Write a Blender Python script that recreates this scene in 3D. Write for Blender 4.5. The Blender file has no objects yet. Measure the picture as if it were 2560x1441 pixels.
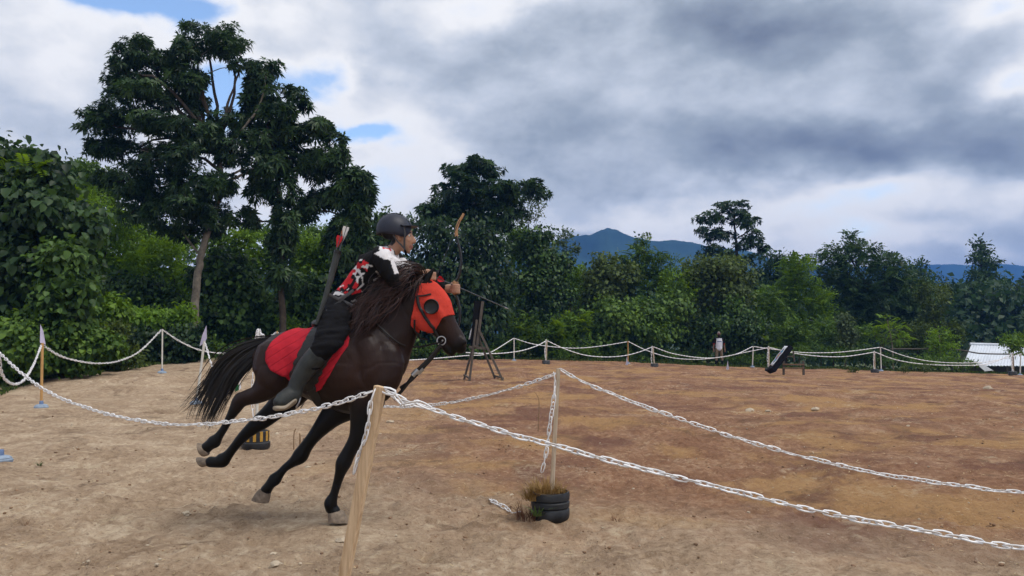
import bpy, bmesh, math, random
import numpy as np
from mathutils import Vector, Matrix
from mathutils.bvhtree import BVHTree

R = math.radians
scene = bpy.context.scene
col = scene.collection
random.seed(7)
rng = np.random.default_rng(11)

# ------------------------------------------------------------------ camera
FPX = 1934.0                      # focal length in pixels of the 2560 px wide photograph
CAMZ = 1.30
PITCH = math.atan((835.0 - 720.5) / FPX)
cam_data = bpy.data.cameras.new('camera')
cam_data.sensor_width = 36.0
cam_data.lens = 36.0 * FPX / 2560.0
cam_data.clip_start = 0.05
cam_data.clip_end = 12000.0
cam = bpy.data.objects.new('camera', cam_data)
cam.location = (0.0, 0.0, CAMZ)
cam.rotation_euler = (math.pi / 2 + PITCH, 0.0, 0.0)
col.objects.link(cam)
scene.camera = cam

scene.render.engine = 'CYCLES'
scene.cycles.use_denoising = True
scene.cycles.max_bounces = 6
scene.cycles.diffuse_bounces = 3
scene.cycles.glossy_bounces = 2
scene.cycles.transmission_bounces = 3
scene.cycles.transparent_max_bounces = 6
scene.cycles.volume_bounces = 0
scene.cycles.use_adaptive_sampling = True
scene.cycles.adaptive_threshold = 0.02
scene.cycles.sample_clamp_indirect = 6.0
scene.view_settings.view_transform = 'Standard'
scene.view_settings.look = 'None'
scene.view_settings.exposure = 0.7
scene.view_settings.gamma = 1.0
scene.view_settings.use_curve_mapping = False

# ------------------------------------------------------------------ node helpers
class NT:
    """small helper around a node tree"""
    def __init__(self, tree):
        self.t = tree
    def n(self, typ, **kw):
        nd = self.t.nodes.new(typ)
        for k, v in kw.items():
            setattr(nd, k, v)
        return nd
    def put(self, sock, v):
        if isinstance(v, bpy.types.NodeSocket):
            self.t.links.new(v, sock)
        elif v is not None:
            sock.default_value = v
    def m(self, op, a, b=None, c=None, clamp=False):
        nd = self.n('ShaderNodeMath', operation=op)
        nd.use_clamp = clamp
        self.put(nd.inputs[0], a)
        if b is not None: self.put(nd.inputs[1], b)
        if c is not None: self.put(nd.inputs[2], c)
        return nd.outputs[0]
    def mix(self, f, a, b):
        nd = self.n('ShaderNodeMix', data_type='RGBA')
        self.put(nd.inputs[0], f)
        for s, v in ((nd.inputs[6], a), (nd.inputs[7], b)):
            if isinstance(v, (tuple, list)) and len(v) == 3: v = (*v, 1.0)
            self.put(s, v)
        return nd.outputs[2]
    def ramp(self, f, stops, interp='LINEAR'):
        nd = self.n('ShaderNodeValToRGB')
        cr = nd.color_ramp
        cr.interpolation = interp
        while len(cr.elements) < len(stops): cr.elements.new(0.5)
        for e, (p, c) in zip(cr.elements, stops):
            e.position = p
            e.color = (*c, 1.0) if len(c) == 3 else c
        self.put(nd.inputs[0], f)
        return nd.outputs[0]
    def noise(self, vec, scale, detail=4.0, rough=0.55, dist=0.0):
        nd = self.n('ShaderNodeTexNoise')
        self.put(nd.inputs['Vector'], vec)
        nd.inputs['Scale'].default_value = scale
        nd.inputs['Detail'].default_value = detail
        nd.inputs['Roughness'].default_value = rough
        nd.inputs['Distortion'].default_value = dist
        return nd.outputs['Fac']
    def smooth(self, x, a, b):
        nd = self.n('ShaderNodeMapRange', interpolation_type='SMOOTHSTEP')
        self.put(nd.inputs[0], x)
        nd.inputs[1].default_value = a; nd.inputs[2].default_value = b
        return nd.outputs[0]

# ------------------------------------------------------------------ sky and sun
SUN_EL, SUN_AZ = R(62), R(118)      # azimuth measured from +Y (away from camera) towards +X
world = bpy.data.worlds.new('World')
scene.world = world
world.use_nodes = True
world.node_tree.nodes.clear()
w = NT(world.node_tree)
skyt = w.n('ShaderNodeTexSky', sky_type='NISHITA')
skyt.sun_disc = False
skyt.sun_elevation = SUN_EL
skyt.sun_rotation = SUN_AZ
skyt.altitude = 100.0
skyt.air_density = 1.0
skyt.dust_density = 0.6
skyt.ozone_density = 2.0
tc = w.n('ShaderNodeTexCoord')
sep = w.n('ShaderNodeSeparateXYZ'); w.put(sep.inputs[0], tc.outputs['Generated'])
dx, dy, dz = sep.outputs
ady = w.m('MAXIMUM', w.m('ABSOLUTE', dy), 0.02)
U = w.m('DIVIDE', dx, ady)                        # tangent of the azimuth
V = w.m('DIVIDE', dz, ady)                        # tangent of the elevation
def stretched(sx_, sy_, sz_, off):
    mp_ = w.n('ShaderNodeMapping'); w.put(mp_.inputs[0], tc.outputs['Generated'])
    mp_.inputs['Scale'].default_value = (sx_, sy_, sz_); mp_.inputs['Location'].default_value = (off, off * .7, off * 1.3)
    return mp_.outputs[0]
n_big = w.noise(stretched(1, 1, 1.7, 1.7), 2.4, 4.0, 0.5, 0.2)
n_mid = w.noise(stretched(1, 1, 1.5, 4.2), 6.0, 7.0, 0.52, 0.15)
n_low = w.noise(stretched(1, 1, 1.8, 7.9), 17.0, 5.0, 0.55, 0.1)
T = w.m('ADD', 0.325, w.m('MULTIPLY', w.m('SUBTRACT', n_big, 0.5), 0.70))
T = w.m('ADD', T, w.m('MULTIPLY', w.m('SUBTRACT', n_mid, 0.5), 0.62))
T = w.m('ADD', T, w.m('MULTIPLY', w.m('SUBTRACT', n_low, 0.5), 0.28))
def sky_uv(px, py):
    dz_ = -(py - 720.5) / FPX
    cy = math.cos(PITCH) - dz_ * math.sin(PITCH)
    return (px - 1280.0) / FPX / cy, (math.sin(PITCH) + dz_ * math.cos(PITCH)) / cy
# thick and thin places of the cloud deck: photo position, size, strength
BLOBS = [
    (1700, 120, 560, 150, 0.18), (2080, 350, 330, 85, 0.44), (1560, 350, 300, 110, 0.20), (1200, 200, 180, 90, 0.14),
    (1950, 50, 300, 80, 0.24), (2480, 350, 160, 80, 0.22), (1700, 450, 330, 55, 0.14), (2330, 180, 200, 120, 0.06),
    (1230, 20, 200, 45, -0.22), (1000, 320, 190, 110, -0.16), (760, 100, 200, 110, -0.06), (575, 240, 150, 100, -0.56),
    (470, 25, 150, 65, -0.62), (250, 0, 150, 45, -0.58), (860, 345, 150, 26, -0.40), (800, 205, 80, 70, -0.36), (720, 190, 90, 50, -0.20),
    (400, 40, 55, 35, 0.26), (60, 320, 260, 60, 0.10), (80, 130, 240, 120, -0.12), (2250, 495, 400, 55, -0.27), (1700, 545, 480, 45, -0.16),
    (2520, 210, 110, 45, -0.30), (2350, 602, 330, 24, -0.10), (2540, 460, 90, 40, -0.16), (1450, 568, 70, 18, 0.30), (2000, 612, 70, 14, 0.08),
    (2480, 15, 110, 50, -0.22), (2350, 635, 160, 16, 0.06), (600, 620, 500, 90, -0.26), (900, 480, 120, 60, -0.16), (1900, 620, 900, 50, -0.16),
]
uvc = w.n('ShaderNodeCombineXYZ'); w.put(uvc.inputs[0], U); w.put(uvc.inputs[1], V)
wn = w.n('ShaderNodeTexNoise'); w.put(wn.inputs['Vector'], stretched(1, 1, 1.6, 2.4)); wn.inputs['Scale'].default_value = 7.0; wn.inputs['Detail'].default_value = 5.0
wv_ = w.n('ShaderNodeVectorMath', operation='MULTIPLY_ADD'); w.put(wv_.inputs[0], wn.outputs['Color']); wv_.inputs[1].default_value = (0.20, 0.13, 0.0); wv_.inputs[2].default_value = (-0.10, -0.065, 0.0)
uvn = w.n('ShaderNodeVectorMath', operation='ADD'); w.put(uvn.inputs[0], uvc.outputs[0]); w.put(uvn.inputs[1], wv_.outputs[0])   # uneven cloud edges
for bx_, by_, sx_, sy_, a_ in BLOBS:
    u0, v0 = sky_uv(bx_, by_)
    ma = w.n('ShaderNodeVectorMath', operation='MULTIPLY_ADD')
    w.put(ma.inputs[0], uvn.outputs[0])
    ma.inputs[1].default_value = (FPX / sx_, FPX / sy_, 0.0)
    ma.inputs[2].default_value = (-u0 * FPX / sx_, -v0 * FPX / sy_, 0.0)
    dt = w.n('ShaderNodeVectorMath', operation='DOT_PRODUCT')
    w.put(dt.inputs[0], ma.outputs[0]); w.put(dt.inputs[1], ma.outputs[0])
    T = w.m('MULTIPLY_ADD', w.m('POWER', 0.36788, dt.outputs['Value']), a_, T)
cloud_col = w.ramp(T, [(0.0, (0.96, 0.96, 0.96)), (0.18, (0.89, 0.89, 0.90)), (0.36, (0.57, 0.615, 0.69)), (0.54, (0.335, 0.385, 0.450)), (0.76, (0.180, 0.212, 0.275)), (1.0, (0.110, 0.135, 0.182))])
cover = w.smooth(T, -0.14, 0.16)
bg_sky = w.n('ShaderNodeBackground'); w.put(bg_sky.inputs[0], skyt.outputs[0]); bg_sky.inputs[1].default_value = 0.15
bg_cloud = w.n('ShaderNodeBackground'); w.put(bg_cloud.inputs[0], cloud_col); bg_cloud.inputs[1].default_value = 0.70
mixs = w.n('ShaderNodeMixShader')
w.put(mixs.inputs[0], cover); w.put(mixs.inputs[1], bg_sky.outputs[0]); w.put(mixs.inputs[2], bg_cloud.outputs[0])
world.cycles.sampling_method = 'MANUAL'
world.cycles.sample_map_resolution = 256
wo = w.n('ShaderNodeOutputWorld'); w.put(wo.inputs[0], mixs.outputs[0])

sun_data = bpy.data.lights.new('sun', 'SUN')
sun_data.energy = 1.5
sun_data.angle = R(32)
sun_data.color = (1.0, 0.95, 0.88)
sun = bpy.data.objects.new('sun', sun_data)
sdir = Vector((math.sin(SUN_AZ) * math.cos(SUN_EL), math.cos(SUN_AZ) * math.cos(SUN_EL), math.sin(SUN_EL)))
sun.rotation_euler = (-sdir).to_track_quat('-Z', 'Y').to_euler()
sun.location = (30, 20, 60)
col.objects.link(sun)

# ------------------------------------------------------------------ geometry helpers
def at(px, py, Y):
    """world point at depth Y that the photograph shows at pixel (px, py)"""
    dz_ = -(py - 720.5) / FPX
    cy = math.cos(PITCH) - dz_ * math.sin(PITCH)
    t = Y / cy
    return Vector(((px - 1280.0) / FPX * t, Y, CAMZ + t * (math.sin(PITCH) + dz_ * math.cos(PITCH))))

def at_np(px, py, Y):
    px = np.asarray(px, float); py = np.asarray(py, float); Y = np.asarray(Y, float)
    dz_ = -(py - 720.5) / FPX
    cy = math.cos(PITCH) - dz_ * math.sin(PITCH)
    t = Y / cy
    return np.stack([(px - 1280.0) / FPX * t, Y + 0 * px, CAMZ + t * (math.sin(PITCH) + dz_ * math.cos(PITCH))], -1)

def px_of(P):
    P = np.asarray(P, float)
    d = P - np.array([0, 0, CAMZ])
    fy = d[..., 1] * math.cos(PITCH) + d[..., 2] * math.sin(PITCH)
    up = -d[..., 1] * math.sin(PITCH) + d[..., 2] * math.cos(PITCH)
    return np.stack([1280.0 + FPX * d[..., 0] / fy, 720.5 - FPX * up / fy], -1)

def tag(o, label=None, cat=None, group=None, kind=None):
    if label: o['label'] = label
    if cat: o['category'] = cat
    if group: o['group'] = group
    if kind: o['kind'] = kind
    return o

def empty(name, loc, label=None, cat=None, group=None):
    o = bpy.data.objects.new(name, None)
    o.empty_display_size = 0.1
    o.location = loc
    col.objects.link(o)
    return tag(o, label, cat, group)

def link(name, me, mat=None, parent=None):
    """link a mesh whose vertices are in world space; a parent is only translated, so children are shifted back"""
    if mat is not None and not me.materials: me.materials.append(mat)
    o = bpy.data.objects.new(name, me)
    col.objects.link(o)
    if parent is not None:
        o.parent = parent
        o.matrix_parent_inverse = Matrix.Translation(-world_loc(parent))
    return o

def world_loc(o):
    v = Vector(o.location)
    while o.parent:
        v = v + (o.matrix_parent_inverse @ Vector((0, 0, 0)))
        o = o.parent
        v = v + Vector(o.location)
    return v

def new_mesh(name, verts, faces, smooth=True):
    me = bpy.data.meshes.new(name)
    me.from_pydata([tuple(v) for v in verts], [], [tuple(int(i) for i in f) for f in faces])
    me.update()
    if smooth:
        me.polygons.foreach_set('use_smooth', [True] * len(me.polygons))
    return me

def np_mesh(name, verts, quads, smooth=False, attrs=None):
    """fast mesh from numpy arrays: verts (n,3), quads (m,k)"""
    verts = np.ascontiguousarray(verts, np.float32); quads = np.ascontiguousarray(quads, np.int32)
    k = quads.shape[1]
    me = bpy.data.meshes.new(name)
    me.vertices.add(len(verts)); me.vertices.foreach_set('co', verts.ravel())
    me.loops.add(quads.size); me.loops.foreach_set('vertex_index', quads.ravel())
    me.polygons.add(len(quads))
    me.polygons.foreach_set('loop_start', np.arange(0, quads.size, k, dtype=np.int32))
    if smooth: me.polygons.foreach_set('use_smooth', np.ones(len(quads), bool))
    for nm, arr in (attrs or {}).items():
        arr = np.asarray(arr, np.float32)
        if arr.ndim == 1:
            a = me.attributes.new(nm, 'FLOAT', 'POINT'); a.data.foreach_set('value', arr)
        else:
            a = me.attributes.new(nm, 'FLOAT_COLOR', 'POINT')
            a.data.foreach_set('color', np.concatenate([arr, np.ones((len(arr), 1), np.float32)], 1).ravel())
    me.update(calc_edges=True)
    return me

class MB:
    """collects simple shapes into one mesh"""
    def __init__(self):
        self.v = []; self.f = []
    def add(self, v, f):
        b = len(self.v)
        self.v += [tuple(p) for p in v]
        self.f += [tuple(i + b for i in q) for q in f]
        return self
    def box(self, c, s, rot=None):
        c = Vector(c); h = Vector(s) / 2
        vs = []
        for x in (-1, 1):
            for y in (-1, 1):
                for z in (-1, 1):
                    p = Vector((x * h.x, y * h.y, z * h.z))
                    if rot is not None: p = rot @ p
                    vs.append(c + p)
        return self.add(vs, [(0, 1, 3, 2), (4, 6, 7, 5), (0, 4, 5, 1), (2, 3, 7, 6), (0, 2, 6, 4), (1, 5, 7, 3)])
    def bar(self, a, b, wx, wy=None, side=None):
        """rectangular bar from a to b"""
        a = Vector(a); b = Vector(b); d = (b - a)
        wy = wx if wy is None else wy
        s = Vector(side) if side is not None else Vector((0, 1, 0))
        t = d.normalized(); s = (s - t * s.dot(t)).normalized(); u = t.cross(s)
        vs = [p + s * (i * wy / 2) + u * (j * wx / 2) for p in (a, b) for i, j in ((-1, -1), (-1, 1), (1, 1), (1, -1))]
        return self.add(vs, [(0, 1, 2, 3), (7, 6, 5, 4), (0, 4, 5, 1), (1, 5, 6, 2), (2, 6, 7, 3), (3, 7, 4, 0)])
    def tube(self, pts, rad, n=8, cap=True, ell=None, axis=None):
        v, f = tube(pts, rad, n, cap, ell, axis)
        return self.add(v, f)
    def lathe(self, prof, c, n=24, axis=None):
        """profile [(r, z)] turned about z through c"""
        c = Vector(c); vs = []; fs = []
        q = axis if axis is not None else Matrix.Identity(3)
        for r, z in prof:
            for k in range(n):
                a = 2 * math.pi * k / n
                vs.append(c + q @ Vector((r * math.cos(a), r * math.sin(a), z)))
        for i in range(len(prof) - 1):
            for k in range(n):
                fs.append((i * n + k, i * n + (k + 1) % n, (i + 1) * n + (k + 1) % n, (i + 1) * n + k))
        fs.append(tuple(reversed(range(n)))); fs.append(tuple(range((len(prof) - 1) * n, len(prof) * n)))
        return self.add(vs, fs)
    def build(self, name, mat, parent=None, smooth=True, bevel=0.0):
        o = link(name, new_mesh(name, self.v, self.f, smooth), mat, parent)
        if smooth: o.data.set_sharp_from_angle(angle=R(40))
        if bevel:
            b = o.modifiers.new('bevel', 'BEVEL'); b.width = bevel; b.segments = 2; b.limit_method = 'ANGLE'
        return o

def tube(pts, rad, n=8, cap=True, ell=None, axis=None):
    """tube through pts with radius rad per point; ell: radius along the axis direction (default Y) if elliptic"""
    P = np.array([tuple(p) for p in pts], float)
    m = len(P)
    rad = np.full(m, rad, float) if np.isscalar(rad) else np.array(rad, float)
    ell = rad if ell is None else (np.full(m, ell, float) if np.isscalar(ell) else np.array(ell, float))
    T_ = np.gradient(P, axis=0); T_ /= np.linalg.norm(T_, axis=1)[:, None] + 1e-12
    ax = np.array(axis if axis is not None else (0, 1, 0), float)
    vs = []; fs = []
    prev = None
    ang = 2 * np.pi * np.arange(n) / n
    for i in range(m):
        t = T_[i]
        b = ax - t * ax.dot(t)
        if np.linalg.norm(b) < 0.15:
            b = prev - t * prev.dot(t) if prev is not None else np.cross(t, (0.3, 0.1, 1.0))
        b /= np.linalg.norm(b)
        if prev is not None and b.dot(prev) < 0: b = -b
        prev = b
        a = np.cross(t, b)
        ring = P[i] + np.cos(ang)[:, None] * a * rad[i] + np.sin(ang)[:, None] * b * ell[i]
        vs += [tuple(p) for p in ring]
    for i in range(m - 1):
        for k in range(n):
            fs.append((i * n + k, i * n + (k + 1) % n, (i + 1) * n + (k + 1) % n, (i + 1) * n + k))
    if cap:
        fs.append(tuple(reversed(range(n)))); fs.append(tuple(range((m - 1) * n, m * n)))
    return vs, fs

def crom(pts, sub=4):
    """Catmull-Rom through rows of numbers"""
    A = np.array(pts, float)
    if len(A) < 3:
        t = np.linspace(0, 1, sub + 1)[:, None]
        return A[0] * (1 - t) + A[-1] * t
    E = np.vstack([2 * A[0] - A[1], A, 2 * A[-1] - A[-2]])
    out = []
    for i in range(1, len(E) - 2):
        p0, p1, p2, p3 = E[i - 1], E[i], E[i + 1], E[i + 2]
        for k in range(sub):
            t = k / sub
            out.append(0.5 * ((2 * p1) + (-p0 + p2) * t + (2 * p0 - 5 * p1 + 4 * p2 - p3) * t * t + (-p0 + 3 * p1 - 3 * p2 + p3) * t ** 3))
    out.append(A[-1])
    return np.array(out)

# ------------------------------------------------------------------ numpy noise
def _hash(ix, iy, seed):
    h = (ix.astype(np.int64) * 374761393 + iy.astype(np.int64) * 668265263 + seed * 1442695041) & 0x7fffffff
    h = ((h ^ (h >> 13)) * 1274126177) & 0x7fffffff
    return ((h ^ (h >> 16)) & 0xffff) / 65535.0

def vnoise(x, y, seed=0):
    x = np.asarray(x, float); y = np.asarray(y, float)
    ix = np.floor(x); iy = np.floor(y); fx = x - ix; fy = y - iy
    fx = fx * fx * (3 - 2 * fx); fy = fy * fy * (3 - 2 * fy)
    a = _hash(ix, iy, seed); b = _hash(ix + 1, iy, seed); c = _hash(ix, iy + 1, seed); d = _hash(ix + 1, iy + 1, seed)
    return (a * (1 - fx) + b * fx) * (1 - fy) + (c * (1 - fx) + d * fx) * fy - 0.5

def fbm(x, y, oct=4, seed=0, gain=0.5):
    s = 0; a = 1.0
    for k in range(oct):
        s = s + a * vnoise(x * 2 ** k + 17.3 * k, y * 2 ** k - 9.1 * k, seed + k)
        a *= gain
    return s

def sstep(x, a, b):
    t = np.clip((np.asarray(x, float) - a) / (b - a), 0, 1)
    return t * t * (3 - 2 * t)

# ------------------------------------------------------------------ materials
def principled(name, rough=0.6, spec=0.3):
    m = bpy.data.materials.new(name); m.use_nodes = True
    t = NT(m.node_tree)
    b = m.node_tree.nodes['Principled BSDF']
    b.inputs['Roughness'].default_value = rough
    b.inputs['Specular IOR Level'].default_value = spec
    return m, t, b

def plain(name, c, rough=0.6, spec=0.3, var=0.18, scale=12.0, bump=0.0, bscale=None, metal=0.0, coord='Object'):
    """colour with gentle mottling and optional fine relief"""
    m, t, b = principled(name, rough, spec)
    tcn = t.n('ShaderNodeTexCoord')
    f = t.noise(tcn.outputs[coord], scale, 5.0, 0.6)
    d = tuple(x * (1 - var) for x in c); l = tuple(min(1, x * (1 + var)) for x in c)
    t.put(b.inputs['Base Color'], t.ramp(f, [(0.3, d), (0.7, l)]))
    b.inputs['Metallic'].default_value = metal
    if bump:
        bn = t.n('ShaderNodeBump'); bn.inputs['Strength'].default_value = bump; bn.inputs['Distance'].default_value = 0.01
        t.put(bn.inputs['Height'], t.noise(tcn.outputs[coord], bscale or scale * 4, 4.0, 0.6))
        t.put(b.inputs['Normal'], bn.outputs[0])
    return m

def wood_mat(name, c1, c2, rough=0.75):
    m, t, b = principled(name, rough, 0.2)
    tcn = t.n('ShaderNodeTexCoord')
    mp = t.n('ShaderNodeMapping'); t.put(mp.inputs[0], tcn.outputs['Object']); mp.inputs['Scale'].default_value = (60, 60, 4)
    f = t.noise(mp.outputs[0], 1.0, 5.0, 0.65, 0.6)
    g = t.noise(tcn.outputs['Object'], 5.0, 3.0, 0.6)
    c = t.ramp(f, [(0.3, c1), (0.62, c2)])
    c = t.mix(t.m('MULTIPLY', t.smooth(g, 0.5, 0.75), 0.35), c, tuple(x * 0.55 for x in c1))
    t.put(b.inputs['Base Color'], c)
    bn = t.n('ShaderNodeBump'); bn.inputs['Strength'].default_value = 0.35; bn.inputs['Distance'].default_value = 0.004
    t.put(bn.inputs['Height'], f); t.put(b.inputs['Normal'], bn.outputs[0])
    return m
# ------------------------------------------------------------------ ground
_prng = np.random.default_rng(5)
PITS = np.stack([_prng.uniform(-9, 13, 1500), 2.6 + 22 * _prng.random(1500) ** 1.6, _prng.uniform(0.05, 0.14, 1500), _prng.uniform(0.008, 0.036, 1500)], 1)
_tr = _prng.uniform(-7, 9, 420)                                           # the ridden line is trodden more deeply
PITS = np.vstack([PITS, np.stack([_tr, 5.35 - .10 * _tr + .42 * _prng.standard_normal(420), _prng.uniform(0.05, 0.11, 420), _prng.uniform(0.02, 0.05, 420)], 1)])

_hf = at(846, 1311, 5.33)
FOOTING = [(_hf.x, 5.33, _hf.z, 0.45)]

PITS = PITS[np.hypot(PITS[:, 0] - _hf.x, PITS[:, 1] - 5.33) > .42]

def ground_base(x, y):
    x = np.asarray(x, float); y = np.asarray(y, float)
    k = np.interp(x, [-60, 0, 5.5, 11.5, 17, 25, 60], [0, 0, 0.115, 0.37, 0.46, 0.70, 1.2])
    z = -k * np.clip((y - 6) / 31.0, 0, 3.0)
    z = z + 0.46 * sstep(-x / np.maximum(y, 1), 0.18, 0.30) * sstep(y, 13, 28)     # the ground climbs towards the back left
    z = z + 0.18 * np.exp(-((x + 8.8) / 2.0) ** 2) * sstep(y, 15, 18.5) * (1 - sstep(y, 19.5, 23))
    z = z + 1.1 * sstep(-x - 10.9, 0, 3.0) * sstep(y, 12, 16)             # overgrown bank on the left
    z = z - 1.8 * sstep(x - 14, 0, 8) * sstep(y, 40, 47)                  # the land falls away behind the right end
    return z

def ground_z(x, y):
    x = np.asarray(x, float); y = np.asarray(y, float)
    z = ground_base(x, y)
    arena = 1 - 0.75 * sstep(y, 36, 44)
    z = z + arena * (0.11 * fbm(x * 0.42, y * 0.55, 3, 3) + 0.050 * fbm(x * 1.5, y * 2.2, 4, 21, 0.5))
    rough = 0.45 + 0.55 * sstep(fbm(x * 0.5, y * 0.5, 2, 44), -0.15, 0.25)
    rid = np.abs(fbm(x * 4.2, y * 6.0, 3, 71))
    z = z + arena * rough * (0.032 * fbm(x * 7.0, y * 9.0, 3, 33, 0.6) + 0.036 * (0.18 - rid) + 0.036 * fbm(x * 24, y * 26, 2, 90))
    z = z - ground_base(0.0, 5.0)
    for fx_, fy_, fz_, fr_ in FOOTING:                                    # firm spots under the weight of things
        k_ = np.exp(-((x - fx_) ** 2 + (y - fy_) ** 2) / fr_ ** 2)
        z = z * (1 - k_) + fz_ * k_
    return z

def gz(x, y):
    return float(ground_z(np.array([x]), np.array([y]))[0])

def axis_steps(a, b, f):
    out = [a]
    while out[-1] < b: out.append(out[-1] + f(out[-1]))
    return out

ys = [-60, -30, -15, -8, -4, -2, -1, 0, 0.5, 1.0, 1.4]
ys += axis_steps(1.6, 70, lambda y: max(0.017, 0.0088 * y))
ys += [ys[-1] + d for d in (3, 8, 16, 30, 60, 120, 250, 500, 900, 1500, 2500, 4000, 6500)]
xr = axis_steps(0.0, 34, lambda x: 0.031 if x < 3.2 else 0.031 + 0.0098 * (x - 3.2))
xr += [xr[-1] + d for d in (3, 8, 18, 40, 90, 200, 450, 900, 1800, 3500, 6000)]
xs = [-v for v in reversed(xr[1:])] + xr
GX, GY = np.meshgrid(np.array(xs), np.array(ys))
GZ = ground_z(GX.ravel(), GY.ravel())
for (hx, hy, hr, hd) in PITS:                                             # hoof prints: a pit with a raised rim
    sel = (np.abs(GX.ravel() - hx) < 3 * hr) & (np.abs(GY.ravel() - hy) < 3 * hr)
    if not sel.any(): continue
    r2 = ((GX.ravel()[sel] - hx) ** 2 + (GY.ravel()[sel] - hy) ** 2) / hr ** 2
    GZ[sel] += 1.0 * hd * (-np.exp(-r2 * 1.6) + 0.9 * r2 * np.exp(-r2 * 1.3))
nx, ny = len(xs), len(ys)
idx = np.arange(nx * ny).reshape(ny, nx)
gq = np.stack([idx[:-1, :-1], idx[:-1, 1:], idx[1:, 1:], idx[1:, :-1]], -1).reshape(-1, 4)
gme = np_mesh('ground', np.stack([GX.ravel(), GY.ravel(), GZ], 1), gq, smooth=True)

def ground_material():
    m, t, b = principled('soil', 0.95, 0.08)
    tcn = t.n('ShaderNodeTexCoord'); ob = tcn.outputs['Object']
    sp = t.n('ShaderNodeSeparateXYZ'); t.put(sp.inputs[0], ob)
    X, Y = sp.outputs[0], sp.outputs[1]
    big = t.noise(ob, 0.35, 4.0, 0.55); mid = t.noise(ob, 1.6, 6.0, 0.62, 0.4); fine = t.noise(ob, 14.0, 6.0, 0.7); grit = t.noise(ob, 62.0, 4.0, 0.75)
    # compacted pale track in the foreground and at the left, redder turned earth in the arena
    edge = t.m('ADD', t.m('MULTIPLY', X, 0.50), t.m('MULTIPLY', Y, 1.0))
    edge = t.m('ADD', edge, t.m('MULTIPLY', t.m('SUBTRACT', mid, 0.5), 3.2))
    edge = t.m('ADD', edge, t.m('MULTIPLY', t.m('SUBTRACT', big, 0.5), 4.0))
    red = t.m('MULTIPLY', t.smooth(edge, 4.6, 7.2), t.smooth(t.m('ADD', t.m('ADD', X, t.m('MULTIPLY', t.m('SUBTRACT', mid, 0.5), 3.0)), t.m('MULTIPLY', Y, 0.16)), -2.2, 1.6))
    pale = t.ramp(t.m('ADD', t.m('MULTIPLY', mid, 0.45), t.m('MULTIPLY', fine, 0.55)), [(0.34, (0.230, 0.155, 0.098)), (0.50, (0.400, 0.292, 0.196)), (0.64, (0.570, 0.455, 0.325))])
    redc = t.ramp(t.m('ADD', t.m('MULTIPLY', mid, 0.45), t.m('MULTIPLY', fine, 0.55)), [(0.34, (0.145, 0.068, 0.040)), (0.50, (0.265, 0.142, 0.083)), (0.66, (0.440, 0.290, 0.182))])
    och = t.smooth(t.noise(ob, 0.5, 4.0, 0.55, 0.6), 0.48, 0.60)
    redc = t.mix(t.m('MULTIPLY', och, t.m('ADD', 0.35, t.m('MULTIPLY', fine, 0.7))), redc, (0.385, 0.228, 0.098))
    purp = t.smooth(t.noise(ob, 0.62, 5.0, 0.6, 0.8), 0.51, 0.62)
    redc = t.mix(t.m('MULTIPLY', purp, 0.75), redc, (0.145, 0.070, 0.052))
    c = t.mix(red, pale, redc)
    straw = t.m('MULTIPLY', t.smooth(t.noise(ob, 1.1, 4.0, 0.6, 1.0), 0.55, 0.68), t.smooth(fine, 0.42, 0.62))
    c = t.mix(t.m('MULTIPLY', straw, 0.55), c, (0.50, 0.41, 0.28))
    dark = t.m('MULTIPLY', t.smooth(t.noise(ob, 1.25, 6.0, 0.68, 0.9), 0.53, 0.66), t.smooth(fine, 0.36, 0.56))
    c = t.mix(t.m('MULTIPLY', dark, 0.7), c, (0.115, 0.068, 0.042))
    c = t.mix(t.m('MULTIPLY', t.smooth(grit, 0.58, 0.70), 0.55), c, (0.56, 0.47, 0.35))
    sp2 = t.noise(ob, 38.0, 4.0, 0.75)
    c = t.mix(t.m('MULTIPLY', t.smooth(t.m('SUBTRACT', 1.0, sp2), 0.54, 0.68), 0.6), c, (0.13, 0.078, 0.048))
    # short weedy turf outside the arena
    turf = t.smooth(t.m('ADD', Y, t.m('MULTIPLY', t.m('SUBTRACT', mid, 0.5), 5.0)), 38.5, 40.5)
    turfl = t.smooth(t.m('ADD', t.m('MULTIPLY', X, -1.0), t.m('MULTIPLY', t.m('SUBTRACT', mid, 0.5), 2.2)), 10.6, 11.8)
    turfl = t.m('MULTIPLY', turfl, t.smooth(Y, 12.5, 15.0))
    turfl = t.m('MAXIMUM', turfl, t.m('MULTIPLY', t.smooth(t.m('ADD', Y, t.m('MULTIPLY', t.m('SUBTRACT', mid, 0.5), 4.0)), 25.5, 27.5), t.smooth(t.m('DIVIDE', t.m('MULTIPLY', X, -1.0), Y), 0.16, 0.24)))
    g = t.ramp(fine, [(0.3, (0.035, 0.060, 0.018)), (0.7, (0.085, 0.120, 0.035))])
    c = t.mix(t.m('MULTIPLY', t.m('MAXIMUM', turf, turfl), 0.9), c, g)
    t.put(b.inputs['Base Color'], c)
    h = t.m('ADD', t.m('MULTIPLY', fine, 0.6), t.m('MULTIPLY', grit, 0.35))
    bn = t.n('ShaderNodeBump'); bn.inputs['Strength'].default_value = 1.0; bn.inputs['Distance'].default_value = 0.045
    t.put(bn.inputs['Height'], h); t.put(b.inputs['Normal'], bn.outputs[0])
    return m
ground = link('ground', gme, ground_material())
tag(ground, 'churned brown dirt of the riding arena with paler compacted track', 'ground', kind='structure')

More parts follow.
